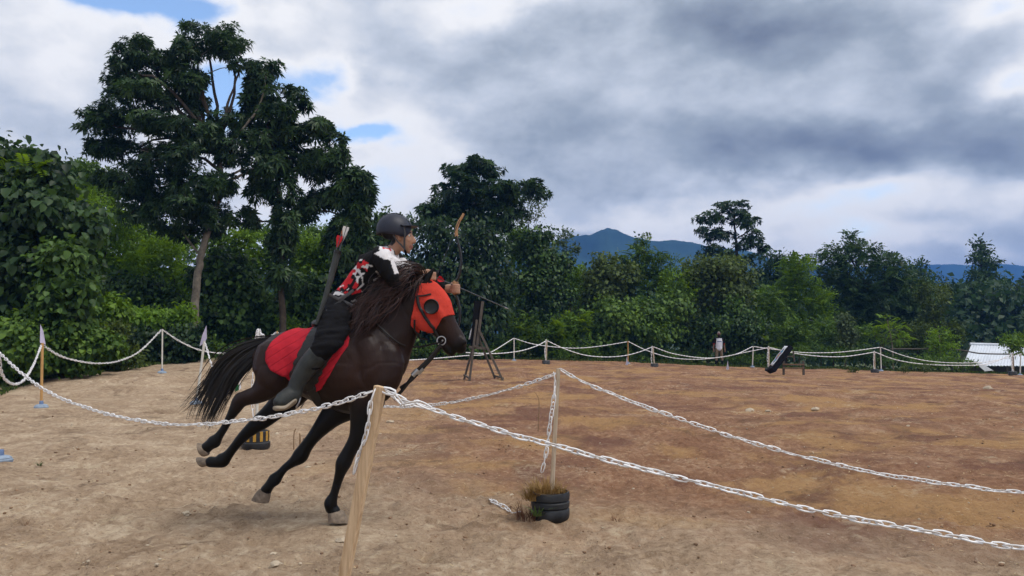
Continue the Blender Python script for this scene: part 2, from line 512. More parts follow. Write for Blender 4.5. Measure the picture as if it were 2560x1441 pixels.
# clods and pebbles lying on the dirt: too many to count
def blob_mesh(seed, n_sub=1):
    bm = bmesh.new(); bmesh.ops.create_icosphere(bm, subdivisions=n_sub, radius=1.0)
    r_ = random.Random(seed)
    for v in bm.verts: v.co *= 0.7 + 0.5 * r_.random()
    V_ = np.array([tuple(v.co) for v in bm.verts]); F_ = np.array([[v.index for v in f.verts] for f in bm.faces]); bm.free()
    return V_, F_
def scatter_clods(name, n, seed, smin, smax, mat, xlim, ymax, label, ymin=2.2):
    r = np.random.default_rng(seed)
    shapes = [blob_mesh(s, 1) for s in range(6)]
    Vs, Fs, off = [], [], 0
    y = ymin + (ymax - ymin) * r.random(n) ** 2.0
    x = r.uniform(-1, 1, n) * (y * 0.72 + 0.6)
    keep = (vnoise(x * 1.3, y * 1.3, 8) + 0.22 * r.standard_normal(n)) > 0.07
    x, y = x[keep], y[keep]; n = len(x)
    z = ground_z(x, y)
    s = smin + (smax - smin) * r.random(n) ** 3.2
    for i in range(n):
        V0, F0 = shapes[i % 6]
        a = r.uniform(0, 6.28); c_, s_ = math.cos(a), math.sin(a)
        sc = s[i] * np.array([1.0, r.uniform(0.6, 1.0), r.uniform(0.4, 0.75)])
        Q = V0 * sc
        Q = np.stack([Q[:, 0] * c_ - Q[:, 1] * s_, Q[:, 0] * s_ + Q[:, 1] * c_, Q[:, 2]], 1)
        Vs.append(Q + (x[i], y[i], z[i] + 0.25 * s[i])); Fs.append(F0 + off); off += len(V0)
    o = link(name, np_mesh(name, np.vstack(Vs), np.vstack(Fs), True), mat)
    return tag(o, label, 'gravel', kind='stuff')
clod_mat = plain('clod_soil', (0.26, 0.165, 0.105), 0.95, 0.05, 0.5, 3.0, 0.5, 60)
peb_mat = plain('pebble_stone', (0.47, 0.39, 0.29), 0.9, 0.1, 0.35, 3.0, 0.3, 50)
scatter_clods('soil_crumbs', 10000, 3, 0.003, 0.019, clod_mat, 9, 20, 'small brown soil crumbs scattered over the dirt')
scatter_clods('pebbles', 3200, 4, 0.003, 0.018, peb_mat, 9, 22, 'small pale pebbles scattered over the dirt')

def straw_bits():
    r = np.random.default_rng(31); n = 9000
    y = 2.3 + 16 * r.random(n) ** 1.7; x = r.uniform(-1, 1, n) * (y * .72 + .5)
    keep = vnoise(x * .9, y * 1.1, 61) + .25 * r.standard_normal(n) > .05
    x, y = x[keep], y[keep]; n = len(x); a = r.uniform(0, 6.28, n); L_ = r.uniform(.012, .055, n); wv = r.uniform(.0012, .003, n)
    z = ground_z(x, y) + .006
    d = np.stack([np.cos(a), np.sin(a), .12 * r.standard_normal(n)], 1); s_ = np.stack([-np.sin(a), np.cos(a), 0 * a], 1)
    P = np.stack([x, y, z], 1); A = P - d * (L_ / 2)[:, None]; B = P + d * (L_ / 2)[:, None]; sw = s_ * wv[:, None]; up_ = np.array([0, 0, .0025])
    V_ = np.stack([A - sw, A + sw, B + sw, B - sw, (A + B) / 2 + up_], 1).reshape(-1, 3); i0 = 5 * np.arange(n)[:, None]
    F_ = np.concatenate([i0 + np.array([[0, 1, 4]]), i0 + np.array([[1, 2, 4]]), i0 + np.array([[2, 3, 4]]), i0 + np.array([[3, 0, 4]])], 0)
    o = link('straw_bits', np_mesh('straw_bits', V_, F_, False), plain('dry_straw', (0.46, 0.35, 0.21), .9, .1, .4, 4))
    return tag(o, 'dry straw and root fragments strewn over the dirt', 'straw', kind='stuff')
straw_bits()
# ------------------------------------------------------------------ vegetation
def leaf_mat(name, dark, mid, lite, rough=0.45, trans=0.28, spec=0.25):
    m = bpy.data.materials.new(name); m.use_nodes = True
    t = NT(m.node_tree); nt = m.node_tree; nt.nodes.clear()
    a = t.n('ShaderNodeAttribute'); a.attribute_name = 'shade'
    c = t.ramp(a.outputs['Fac'], [(0.0, dark), (0.5, mid), (1.0, lite)])
    b = t.n('ShaderNodeBsdfPrincipled'); t.put(b.inputs['Base Color'], c); b.inputs['Roughness'].default_value = rough; b.inputs['Specular IOR Level'].default_value = spec
    tr = t.n('ShaderNodeBsdfTranslucent')
    hs = t.n('ShaderNodeHueSaturation'); t.put(hs.inputs['Color'], c); hs.inputs['Hue'].default_value = 0.48; hs.inputs['Saturation'].default_value = 1.15; hs.inputs['Value'].default_value = 1.5
    t.put(tr.inputs[0], hs.outputs[0])
    mx_ = t.n('ShaderNodeMixShader'); mx_.inputs[0].default_value = trans
    t.put(mx_.inputs[1], b.outputs[0]); t.put(mx_.inputs[2], tr.outputs[0])
    o = t.n('ShaderNodeOutputMaterial'); t.put(o.inputs[0], mx_.outputs[0])
    return m
LM = {
    'dark': leaf_mat('dark_glossy_leaves', (0.013, 0.030, 0.013), (0.026, 0.056, 0.019), (0.055, 0.105, 0.032), .45),
    'vine': leaf_mat('dark_vine_leaves', (0.015, 0.036, 0.011), (0.037, 0.082, 0.018), (0.095, 0.175, 0.034), .5),
    'mid': leaf_mat('green_leaves', (0.026, 0.060, 0.010), (0.062, 0.125, 0.019), (0.130, 0.220, 0.034), .55),
    'bright': leaf_mat('light_green_leaves', (0.046, 0.095, 0.010), (0.095, 0.182, 0.018), (0.165, 0.280, 0.034), .55, .35),
    'lime': leaf_mat('yellow_green_leaves', (0.075, 0.145, 0.015), (0.120, 0.225, 0.022), (0.180, 0.310, 0.040), .55, .4),
    'olive': leaf_mat('olive_leaves', (0.030, 0.052, 0.013), (0.062, 0.098, 0.022), (0.115, 0.165, 0.038), .6),
    'pale': leaf_mat('grey_green_leaves', (0.040, 0.065, 0.026), (0.074, 0.112, 0.044), (0.120, 0.170, 0.070), .6),
    'teal': leaf_mat('blue_green_leaves', (0.016, 0.038, 0.017), (0.036, 0.076, 0.029), (0.075, 0.135, 0.045), .5),
}
bark_pale = plain('pale_bark', (0.20, 0.175, 0.14), .85, .1, .45, 5, .6, 25)
bark_dark = plain('dark_bark', (0.060, 0.048, 0.036), .9, .1, .4, 6, .6, 25)

def unit(v): return v / (np.linalg.norm(v, axis=-1, keepdims=True) + 1e-9)

def leaves_mesh(name, base, d, nrm, ln, wd, shade, fold=.18, droop=.15, wide=.42, round_=False):
    """one folded leaf (two triangles as a bent quad) for each row"""
    d = unit(d); s = unit(np.cross(d, nrm)); n_ = np.cross(s, d)
    ln = ln[:, None]; wd = wd[:, None]
    A = base
    M = base + d * ln * wide
    B = M + s * wd * .5 + n_ * wd * fold
    C = M - s * wd * .5 + n_ * wd * fold
    Tp = base + d * ln - np.array([0, 0, 1.0]) * ln * droop
    if round_:
        # six-point leaf: two bent quads meeting on the midrib
        M1 = base + d * ln * .22; M2 = base + d * ln * .62 - np.array([0, 0, 1.0]) * ln * droop * .4
        B1 = M1 + s * wd * .48 + n_ * wd * fold; B2 = M2 + s * wd * .40 + n_ * wd * fold; C1 = M1 - s * wd * .48 + n_ * wd * fold; C2 = M2 - s * wd * .40 + n_ * wd * fold
        V_ = np.stack([A, B1, B2, Tp, C2, C1], 1).reshape(-1, 3)
        i0 = 6 * np.arange(len(A))[:, None]
        F_ = np.concatenate([i0 + np.array([[0, 1, 2, 3]]), i0 + np.array([[0, 3, 4, 5]])], 0)
        return np_mesh(name, V_, F_, False, {'shade': np.repeat(np.clip(shade, 0, 1), 6)})
    V_ = np.stack([A, B, Tp, C], 1).reshape(-1, 3)
    F_ = np.arange(len(V_)).reshape(-1, 4)
    return np_mesh(name, V_, F_, False, {'shade': np.repeat(np.clip(shade, 0, 1), 4)})

def foliage(lobes, Y, leaf, n, style, seed, ratio=None, jitter=.30, front=.62, hollow=.55, shade0=.5, clump=.27, tufts=4):
    """leaf rows for a crown made of lobes (px, py, rx px, ry px[, depth offset m[, weight]]) at depth Y"""
    r = np.random.default_rng(seed)
    Ls = [tuple(l) + (0.0, 1.0)[len(l) - 4:] if len(l) < 6 else tuple(l) for l in lobes]
    if tufts:                                              # ragged outline: smaller tufts stand out of every lobe
        more = []
        for l in Ls:
            Rm = l[2] * (Y + l[4]) / FPX
            for _ in range(tufts):
                a = r.uniform(0, 2 * np.pi); e_ = r.uniform(-.5, .9)
                f_ = r.uniform(.28, .46)
                more.append((l[0] + l[2] * .92 * math.cos(a) * math.sqrt(1 - e_ * e_), l[1] - l[3] * .92 * e_, l[2] * f_, l[3] * f_, l[4] + Rm * .8 * math.sin(a), 1.5))
        Ls = [(l[0], l[1], l[2] * .84, l[3] * .84, l[4], l[5]) for l in Ls] + more
    wts = np.array([l[2] * l[3] * l[5] for l in Ls]); wts = wts / wts.sum()
    per = {'whorl': 8, 'broad': 3, 'frond': 15, 'spray': 6}[style]
    outs = []
    for l, wt in zip(Ls, wts):
        k = max(2, int(n * wt / per))
        Yc = Y + l[4]; c = np.array(at(l[0], l[1], Yc)); mp = Yc / FPX
        rad = np.array([l[2] * mp, (l[2] * .75 + l[3] * .25) * mp, l[3] * mp])
        u = unit(r.standard_normal((k, 3)))
        flip = (u[:, 1] > 0) & (r.random(k) < (front - .5) * 2); u[flip, 1] *= -1
        nz = fbm(u[:, 0] * 2.2 + seed, u[:, 2] * 2.2 + u[:, 1] * 1.7, 3, seed % 97)
        rr = (hollow + (1 - hollow) * r.random(k) ** .6) * (1 + jitter * nz * 1.6)
        Pc = c + u * rad * rr[:, None]
        out = unit(u * (1 / (rad / rad.mean())) + np.array([0, 0, .35]) + .35 * r.standard_normal((k, 3)))
        cs = shade0 + .14 * r.standard_normal() + clump * r.standard_normal(k) + .25 * nz
        outs.append((Pc, out, cs))
    Pc = np.vstack([o[0] for o in outs]); out = np.vstack([o[1] for o in outs]); cs = np.concatenate([o[2] for o in outs])
    keep = Pc[:, 2] > ground_base(Pc[:, 0], Pc[:, 1]) - .2
    Pc, out, cs = Pc[keep], out[keep], cs[keep]
    k = len(Pc)
    # frame per cluster
    a1 = unit(np.cross(out, r.standard_normal((k, 3)))); a2 = np.cross(out, a1)
    rep = lambda x: np.repeat(x, per, axis=0)
    j = np.tile(np.arange(per), k)
    O, A1, A2 = rep(out), rep(a1), rep(a2)
    size = rep(leaf * r.uniform(.5, 1.35, k))
    if style == 'whorl':
        th = 2 * np.pi * j / per + r.uniform(0, .6, k * per)
        lat = np.cos(th)[:, None] * A1 + np.sin(th)[:, None] * A2
        d = unit(lat + O * r.uniform(.05, .7, k * per)[:, None]); nn = unit(O + .15 * lat)
        b = rep(Pc) + d * (.06 * size)[:, None]
        ln = size * r.uniform(.75, 1.15, k * per); wd = ln * (ratio or .30); dr = .28
    elif style == 'broad':
        b = rep(Pc) + leaf * .9 * r.standard_normal((k * per, 3))
        d = unit(-np.array([0, 0, 1.0]) * .9 + .55 * O + .45 * r.standard_normal((k * per, 3)))
        nn = unit(O + .45 * r.standard_normal((k * per, 3)) + np.array([0, -.2, .45])); ln = size * r.uniform(.7, 1.2, k * per); wd = ln * (ratio or .85); dr = .05
    elif style == 'frond':
        # pinnate frond: leaflets on both sides of an arching rachis
        m_ = (j // 2) / (per // 2); sgn = np.where(j % 2 == 0, 1.0, -1.0)
        ax = unit(O * .6 + A1 * .9 + np.array([0, 0, .25])); up_ = unit(np.cross(np.cross(ax, np.array([0, 0, 1.0])), ax) + 1e-6)
        sd = unit(np.cross(ax, up_)); FL = size * 2.6
        b = rep(Pc) + ax * (FL * m_)[:, None] - np.array([0, 0, 1.0]) * (FL * .35 * m_ ** 2)[:, None]
        d = unit(sd * sgn[:, None] + ax * .55 - up_ * .12); nn = up_ + .2 * r.standard_normal((k * per, 3))
        ln = size * (1 - .45 * np.abs(m_ - .35)) * r.uniform(.8, 1.1, k * per); wd = ln * (ratio or .36); dr = .12
    else:  # spray: loose small leaves along a twig
        m_ = j / per
        ax = unit(O + .6 * A1); b = rep(Pc) + ax * (size * 3.0 * (m_ - .4))[:, None] + .25 * size[:, None] * r.standard_normal((k * per, 3))
        d = unit(ax + .9 * r.standard_normal((k * per, 3))); nn = unit(O + np.array([0, 0, .7]) + .5 * r.standard_normal((k * per, 3)))
        ln = size * r.uniform(.7, 1.2, k * per); wd = ln * (ratio or .5); dr = .1
    sh = rep(cs) + .12 * r.standard_normal(k * per)
    return b, d, nn, ln, wd, sh, dr

def limb(mb, pts, r0, r1, n=7, wob=.0, rs=None):
    S = crom([tuple(p) for p in pts], 5)
    if wob and rs is not None:
        S[1:-1] += rs.standard_normal((len(S) - 2, 3)) * wob
    mb.tube([Vector(p) for p in S], np.linspace(r0, r1, len(S)), n)

NT_LEAF = [0]
def plant(name, label, cat, Y, lobes, leaf, n, style, mat, seed, trunk=None, tr=(.12, .05), bark=None, twigs=True, group=None, extra=None, **kw):
    """a tree or shrub: trunk with limbs into every lobe, and a crown of leaves. trunk: list of (px, py[, depth offset])"""
    rs = np.random.default_rng(seed + 1000)
    n = int(n * 1.2)
    if trunk is None:
        l0 = max(lobes, key=lambda l: l[2] * l[3]); gx = at(l0[0], l0[1], Y).x
        zt = at(l0[0], l0[1], Y).z
        base = Vector((gx, Y, gz(gx, Y) - .1)); tpts = [base, Vector((gx + .05, Y, (zt + base.z) / 2)), Vector((gx, Y, zt))]
    else:
        tpts = [at(t_[0], t_[1], Y + (t_[2] if len(t_) > 2 else 0)) for t_ in trunk]
        g_ = gz(tpts[0].x, tpts[0].y)
        if tpts[0].z > g_ - .05: tpts = [Vector((tpts[0].x, tpts[0].y, g_ - .15))] + tpts
        base = tpts[0]
    e = empty(name, (base.x, base.y, gz(base.x, base.y)), label, cat, group)
    mb = MB(); lb_ = MB(); limb(mb, tpts, tr[0], tr[1], 9, tr[0] * .12, rs)
    TP_ = crom([tuple(p) for p in tpts], 6)
    if twigs:
        for l in lobes:
            c = np.array(at(l[0], l[1], Y + (l[4] if len(l) > 4 else 0)))
            lim = TP_[TP_[:, 2] < max(c[2] - .1, TP_[:, 2].min() + .3)]
            if len(lim) == 0: lim = TP_[:2]
            q = lim[np.argmin(np.linalg.norm(lim - c, axis=1) + .3 * np.abs(lim[:, 2] - c[2]))]
            mid_ = (q + c) / 2 + np.array([0, 0, .08 * np.linalg.norm(c - q)]) + rs.standard_normal(3) * .05 * np.linalg.norm(c - q)
            rl = max(.012, min(tr[1] * 1.2, .045 * np.linalg.norm(c - q) + .01))
            limb(lb_, [q, mid_, c], rl * .8, rl * .3, 6, rl * .3, rs)
            mp = Y / FPX
            for _ in range(3):
                u = unit(rs.standard_normal(3)); end = c + u * np.array([l[2], l[2], l[3]]) * mp * .8
                limb(lb_, [c, (c + end) / 2 + rs.standard_normal(3) * .03, end], rl * .45, .006, 5)
    if extra:
        for pts, r0, r1 in extra: limb(mb, [at(p[0], p[1], Y + (p[2] if len(p) > 2 else 0)) for p in pts], r0, r1, 7, r0 * .15, rs)
    n0 = len(mb.f); mb.add(lb_.v, lb_.f)
    to_ = mb.build('trunk', bark or bark_dark, e)
    to_.data.materials.append(bark_dark)
    mi = np.zeros(len(to_.data.polygons), np.int32); mi[n0:] = 1; to_.data.polygons.foreach_set('material_index', mi)
    b, d, nn, ln, wd, sh, dr = foliage(lobes, Y, leaf, n, style, seed, **kw)
    if style == 'frond' and n > 2500:                      # finer leaves fill the inside of a feathery crown
        kw2 = dict(kw); kw2['hollow'] = .3
        q = foliage([tuple(l[:2]) + (l[2] * .9, l[3] * .9) + tuple(l[4:]) for l in lobes], Y, leaf * .8, int(n * .7), 'spray', seed + 7, **kw2)
        b, d, nn, ln, wd, sh = [np.concatenate([x, y_]) for x, y_ in zip((b, d, nn, ln, wd, sh), q[:6])]
    NT_LEAF[0] += len(b)
    link('crown', leaves_mesh('crown', b, d, nn, ln, wd, sh, droop=dr, round_=(style == 'broad' and Y < 31)), LM[mat], e)
    return e
# --- the big double tree left of the rider
big_lobes = [
    (510, 95, 70, 40, .3), (470, 130, 50, 35, -.3), (575, 125, 45, 30, .2), (600, 165, 25, 22, 0), (330, 130, 60, 40, .2), (300, 185, 50, 45, -.2), (390, 175, 60, 45, .5), (460, 190, 50, 45, -.2),
    (330, 240, 75, 50, -.6), (430, 245, 65, 45, .2), (300, 300, 70, 45, .4), (250, 310, 50, 35, -.3), (225, 290, 30, 18, 0), (400, 310, 80, 40, -.8), (490, 260, 35, 60, .3), (250, 370, 45, 25, .2),
    (330, 380, 80, 40, .8), (430, 400, 80, 50, -.6), (500, 340, 55, 55, -.4), (320, 450, 65, 45, -.3), (400, 470, 85, 50, .3), (490, 460, 75, 55, -.7), (340, 520, 60, 45, .5), (430, 540, 85, 50, -.4), (520, 530, 65, 45, .2), (480, 580, 60, 30, .4),
    (560, 310, 50, 35, .2), (575, 380, 40, 45, -.2), (560, 460, 35, 40, 0),
]
plant('broadleaf_tree', 'tallest tree, twin crowned with pale trunk, left of the rider', 'tree', 27.0, big_lobes, .20, 52000, 'whorl', 'dark', 1,
      trunk=[(484, 815), (490, 730), (500, 650), (515, 590), (540, 520), (553, 440), (540, 370)], tr=(.16, .075), bark=bark_pale, jitter=.34,
      extra=[([(545, 385), (520, 345), (490, 315), (478, 280)], .06, .02), ([(552, 460), (600, 440), (640, 420), (690, 425)], .06, .02), ([(555, 450), (610, 420), (650, 395)], .05, .02),
             ([(540, 400), (600, 330), (640, 280), (660, 230), (665, 190)], .055, .02), ([(500, 640), (470, 600), (440, 560)], .05, .02), ([(480, 420), (420, 395), (350, 375)], .035, .012), ([(500, 250), (500, 200), (495, 150), (530, 120)], .05, .015), ([(505, 190), (560, 170), (590, 180)], .02, .008)])
plant('vine_clad_tree', 'tall narrow tree smothered in creepers right of the tallest tree', 'tree', 27.5,
      [(655, 180, 45, 35), (665, 235, 50, 45), (640, 290, 50, 45, .3), (700, 285, 45, 40, -.3), (740, 245, 30, 28), (650, 350, 60, 45), (720, 340, 55, 40, .4), (640, 410, 55, 45, -.3), (710, 400, 60, 45, .2), (770, 330, 45, 30), (650, 480, 32, 40, .3), (702, 475, 40, 48), (705, 540, 30, 55), (705, 620, 30, 55), (705, 690, 28, 50), (618, 545, 24, 30, .3), (768, 398, 36, 32, .3), (615, 250, 18, 25), (760, 270, 18, 14)],
      .243, 19000, 'whorl', 'dark', 2, trunk=[(708, 830), (704, 700), (702, 560), (690, 420), (668, 300), (660, 200)], tr=(.14, .04), bark=bark_dark, jitter=.32)
plant('vine_clad_tree', 'leaning creeper-draped tree above and left of the helmet', 'tree', 28.0,
      [(800, 315, 28, 18), (835, 345, 22, 14), (820, 390, 45, 35), (795, 430, 36, 36, .3), (870, 440, 42, 26), (905, 460, 28, 26), (850, 490, 46, 40), (898, 520, 32, 38), (795, 500, 32, 38, .4), (872, 560, 38, 48), (768, 530, 24, 26), (915, 480, 28, 20), (860, 620, 40, 50), (900, 590, 22, 40)],
      .253, 15000, 'whorl', 'dark', 3, trunk=[(905, 830), (895, 700), (885, 600), (860, 500), (835, 420), (815, 350)], tr=(.12, .04), jitter=.34, extra=[([(925, 640), (915, 590), (905, 560)], .03, .015)])
# --- left edge thicket
plant('vine_thicket', 'tall dark thicket of broad vine leaves at the left edge', 'thicket', 19.5,
      [(60, 420, 70, 40), (20, 450, 70, 55, .5), (110, 470, 50, 45, .3), (60, 520, 100, 70, -.3), (150, 560, 65, 50), (30, 610, 90, 80), (120, 640, 90, 70, .3), (200, 560, 45, 35, -.3), (40, 710, 90, 80, -.3), (130, 730, 80, 70, -.2), (20, 800, 80, 60), (-40, 600, 60, 150), (180, 680, 50, 60, .4)],
      .208, 15000, 'broad', 'dark', 4, tr=(.12, .05), jitter=.35, hollow=.55, shade0=.55, tufts=6)
plant('creeper_shrub', 'rounded shrub of heart-shaped leaves before the left thicket', 'shrub', 18.4,
      [(150, 660, 50, 45), (165, 720, 55, 60), (160, 790, 55, 60)], .171, 4200, 'broad', 'vine', 5, tr=(.05, .02), hollow=.6, shade0=.6)
plant('feathery_sapling', 'light green feathery sprig on top of the left thicket', 'sapling', 19.0, [(85, 420, 35, 20), (20, 430, 25, 14)], .144, 900, 'frond', 'lime', 6, trunk=[(70, 700), (75, 520), (80, 430)], tr=(.04, .015), twigs=False)
plant('feathery_sapling', 'light green feathery sprig right of the left thicket', 'sapling', 21.0, [(205, 508, 40, 20), (190, 525, 30, 16)], .158, 900, 'frond', 'lime', 7, trunk=[(225, 760), (215, 620), (205, 515)], tr=(.04, .015), twigs=False)
for k, (lb, Y, lobes, leaf, n, st, mt) in enumerate([
    ('leafy ground creeper spilling down the bank at the left edge', 17.6, [(40, 850, 90, 55), (20, 910, 60, 40), (90, 890, 55, 40)], .129, 6500, 'broad', 'mid'),
    ('leafy creeper mound behind the leftmost pennant', 18.6, [(150, 845, 75, 50), (220, 860, 60, 40), (190, 900, 60, 25)], .124, 5200, 'broad', 'mid'),
    ('weedy shrub on the bank between the two left posts', 21.0, [(270, 850, 60, 45), (300, 890, 60, 30), (250, 900, 55, 22)], .124, 5000, 'spray', 'olive'),
    ('bright leafy shrub halfway up the left bank', 22.0, [(210, 790, 60, 35), (260, 780, 50, 45)], .142, 3600, 'broad', 'bright'),
    ('light green sprawling shrub at the upper left bank', 19.6, [(60, 780, 70, 40), (110, 800, 50, 30)], .152, 2600, 'broad', 'bright'),
]): plant('bank_shrub', lb, 'shrub', Y, lobes, leaf, n, st, mt, 20 + k, tr=(.04, .015), hollow=.5, twigs=False)
# --- behind the left thicket
plant('leafy_tree', 'light green bushy tree right of the left thicket', 'tree', 30.0, [(225, 520, 70, 40), (250, 570, 80, 55), (280, 640, 70, 60), (230, 650, 60, 60), (270, 720, 80, 60), (320, 600, 45, 50)], .150, 11000, 'spray', 'lime', 30, tr=(.10, .04), shade0=.55)
plant('leafy_tree', 'spreading hazy tree on the skyline at far left', 'tree', 46.0, [(200, 430, 40, 22), (160, 465, 50, 28), (240, 455, 50, 25), (205, 490, 70, 30), (280, 480, 50, 30), (200, 540, 80, 45)], .24, 5500, 'spray', 'olive', 31, tr=(.18, .07))
plant('leafy_tree', 'feathery green tree rising between left thicket and tallest tree', 'tree', 36.0, [(160, 440, 42, 24), (215, 425, 36, 22), (265, 455, 45, 28), (190, 480, 60, 35), (250, 500, 60, 35), (150, 510, 50, 40)], .19, 6500, 'frond', 'mid', 38, tr=(.14, .05), shade0=.5)
plant('leafy_tree', 'dark green tree beneath the tallest tree crown', 'tree', 38.0, [(350, 610, 60, 45), (400, 590, 60, 40), (340, 680, 60, 60), (440, 610, 60, 45), (300, 560, 50, 50)], .201, 6500, 'spray', 'bright', 32, tr=(.14, .05), shade0=.45)
plant('leafy_tree', 'fresh green shrubby tree left of the pale trunk', 'tree', 31.0, [(410, 620, 50, 30), (400, 670, 70, 50), (440, 720, 60, 60), (350, 720, 50, 50)], .161, 7500, 'spray', 'lime', 33, tr=(.08, .03), shade0=.5)
plant('feathery_sapling', 'lime green fern-like sapling under the tallest tree', 'sapling', 29.0, [(335, 660, 32, 22), (330, 690, 25, 18)], .197, 800, 'frond', 'lime', 34, trunk=[(335, 800), (335, 720), (332, 665)], tr=(.04, .015), twigs=False)
plant('bushy_shrub', 'dark rounded bush left of the pale trunk', 'shrub', 28.0, [(330, 740, 60, 50), (380, 735, 55, 45), (440, 770, 55, 45), (300, 790, 45, 40)], .143, 6500, 'broad', 'vine', 35, tr=(.06, .02), shade0=.35)
plant('bright_creeper', 'vivid green creeper mass lit up behind the dark hollow', 'creeper', 25.5, [(290, 800, 60, 32), (350, 808, 70, 28), (420, 800, 60, 28), (460, 790, 30, 22), (250, 800, 40, 35)], .124, 7500, 'broad', 'lime', 36, tr=(.03, .015), twigs=False, shade0=.5, front=.75)
plant('bushy_shrub', 'dark scrub overhanging the hollow in the bank', 'shrub', 24.5, [(330, 850, 55, 28), (400, 855, 60, 28), (460, 850, 50, 35), (370, 885, 60, 28), (445, 890, 45, 25), (310, 900, 50, 22)], .123, 6000, 'broad', 'dark', 37, tr=(.04, .015), twigs=False, shade0=.3)
# --- wall of green behind horse and rider
plant('bushy_shrub', 'dense dark bush right of the pale trunk', 'shrub', 29.0, [(550, 690, 55, 60), (560, 780, 65, 60), (610, 730, 55, 60), (530, 840, 55, 40), (600, 830, 60, 45)], .180, 10500, 'broad', 'vine', 40, tr=(.07, .03), shade0=.42)
plant('leafy_tree', 'mid green tree in the gap between the two left crowns', 'tree', 36.0, [(590, 610, 60, 40), (560, 640, 50, 50), (650, 620, 55, 40), (620, 680, 60, 60), (750, 620, 50, 35), (770, 680, 60, 60)], .204, 8000, 'spray', 'bright', 41, tr=(.12, .05), shade0=.5)
plant('leafy_tree', 'flat topped tree on the skyline between the vine-clad trees', 'tree', 44.0, [(740, 575, 45, 18), (790, 590, 45, 18), (830, 580, 35, 15), (640, 580, 50, 20), (760, 610, 70, 25), (850, 610, 50, 25)], .22, 4200, 'spray', 'mid', 42, tr=(.14, .05))
plant('bushy_shrub', 'leafy bush directly behind the red saddle pad', 'shrub', 30.0, [(670, 790, 60, 55), (700, 840, 55, 40), (650, 860, 50, 30), (740, 800, 60, 60), (760, 740, 50, 50)], .170, 9000, 'broad', 'vine', 43, tr=(.06, .02), shade0=.5)
plant('feathery_sapling', 'light green sprig above the horse rump', 'sapling', 29.0, [(700, 808, 22, 12), (725, 815, 18, 10)], .135, 420, 'spray', 'lime', 44, trunk=[(700, 880), (702, 830), (705, 810)], tr=(.02, .01), twigs=False)
plant('leafy_tree', 'mid green tree behind the quiver', 'tree', 34.0, [(800, 640, 60, 45), (780, 700, 60, 50), (840, 690, 60, 60), (820, 760, 60, 60)], .196, 8000, 'spray', 'bright', 45, tr=(.09, .04), shade0=.4)
plant('bushy_shrub', 'dark leafy bush behind the rider back', 'shrub', 33.0, [(880, 700, 55, 55), (930, 660, 55, 50), (960, 720, 60, 60), (900, 790, 60, 60), (980, 800, 60, 60), (950, 600, 45, 40), (960, 560, 30, 25)], .206, 9500, 'broad', 'vine', 46, tr=(.08, .03), shade0=.4)
# --- centre tree behind the bow
plant('broadleaf_tree', 'layered dark tree rising behind the bow', 'tree', 42.0,
      [(1185, 412, 38, 18), (1135, 428, 35, 20), (1165, 448, 60, 24), (1220, 432, 30, 16), (1240, 470, 55, 26), (1150, 490, 70, 30), (1110, 510, 55, 28), (1215, 505, 60, 30), (1320, 470, 40, 20), (1345, 485, 28, 14), (1285, 490, 45, 26), (1260, 530, 50, 30), (1160, 540, 70, 35), (1080, 540, 35, 25), (1225, 560, 45, 30)],
      .275, 15000, 'whorl', 'dark', 50, trunk=[(1175, 870), (1180, 700), (1185, 560), (1190, 470), (1185, 420)], tr=(.16, .05), jitter=.36, ratio=.36, extra=[([(1188, 540), (1250, 510), (1310, 480)], .05, .015)])
plant('vine_thicket', 'dark curtain of broad glossy leaves behind the horse head', 'thicket', 40.5,
      [(1080, 600, 60, 60), (1150, 600, 75, 55), (1210, 620, 55, 65), (1060, 690, 60, 70), (1130, 690, 80, 70, -.4), (1200, 700, 65, 70, -.2), (1100, 780, 75, 70), (1180, 790, 80, 70, -.3), (1235, 770, 35, 70), (1150, 850, 85, 40), (1060, 840, 60, 50)],
      .275, 15000, 'broad', 'dark', 51, tr=(.12, .05), ratio=.55, hollow=.62, shade0=.5)
plant('sparse_tree', 'thin yellowish tree with bare twigs right of the dark centre tree', 'tree', 45.0, [(1325, 520, 30, 22), (1300, 545, 28, 18), (1345, 545, 16, 12), (1330, 500, 25, 14)], .174, 800, 'spray', 'pale', 52, trunk=[(1322, 860), (1322, 700), (1320, 600), (1325, 530)], tr=(.06, .02), extra=[([(1321, 600), (1340, 560), (1352, 530)], .02, .006), ([(1321, 590), (1300, 560), (1290, 540)], .02, .006)])
plant('leafy_tree', 'light green tree between the centre tree and the vine column', 'tree', 47.0, [(1275, 590, 40, 28), (1300, 620, 45, 40), (1265, 660, 40, 50), (1290, 720, 40, 50), (1440, 700, 40, 40), (1270, 760, 40, 50)], .217, 6000, 'spray', 'bright', 53, tr=(.08, .03), shade0=.35)
plant('vine_column', 'column-shaped trunk smothered in vines right of the easel', 'thicket', 42.0,
      [(1340, 590, 38, 24), (1335, 625, 48, 38), (1365, 660, 50, 45), (1340, 700, 52, 50), (1370, 740, 48, 50), (1345, 790, 55, 50), (1365, 840, 55, 40)], .189, 13000, 'broad', 'vine', 54, tr=(.12, .05), hollow=.72, jitter=.18, shade0=.42, trunk=[(1352, 880), (1350, 740), (1348, 600)])
plant('sparse_tree', 'airy pale tree left of the blue mountain', 'tree', 48.0, [(1415, 590, 22, 14), (1425, 625, 22, 18), (1400, 610, 20, 16)], .174, 700, 'spray', 'pale', 55, trunk=[(1428, 860), (1424, 740), (1418, 660), (1416, 600)], tr=(.05, .015))
plant('leafy_tree', 'hazy green tree below the mountain foot', 'tree', 58.0, [(1440, 700, 40, 35), (1425, 760, 40, 50), (1460, 740, 40, 40)], .277, 2600, 'spray', 'olive', 56, tr=(.10, .04), shade0=.6)
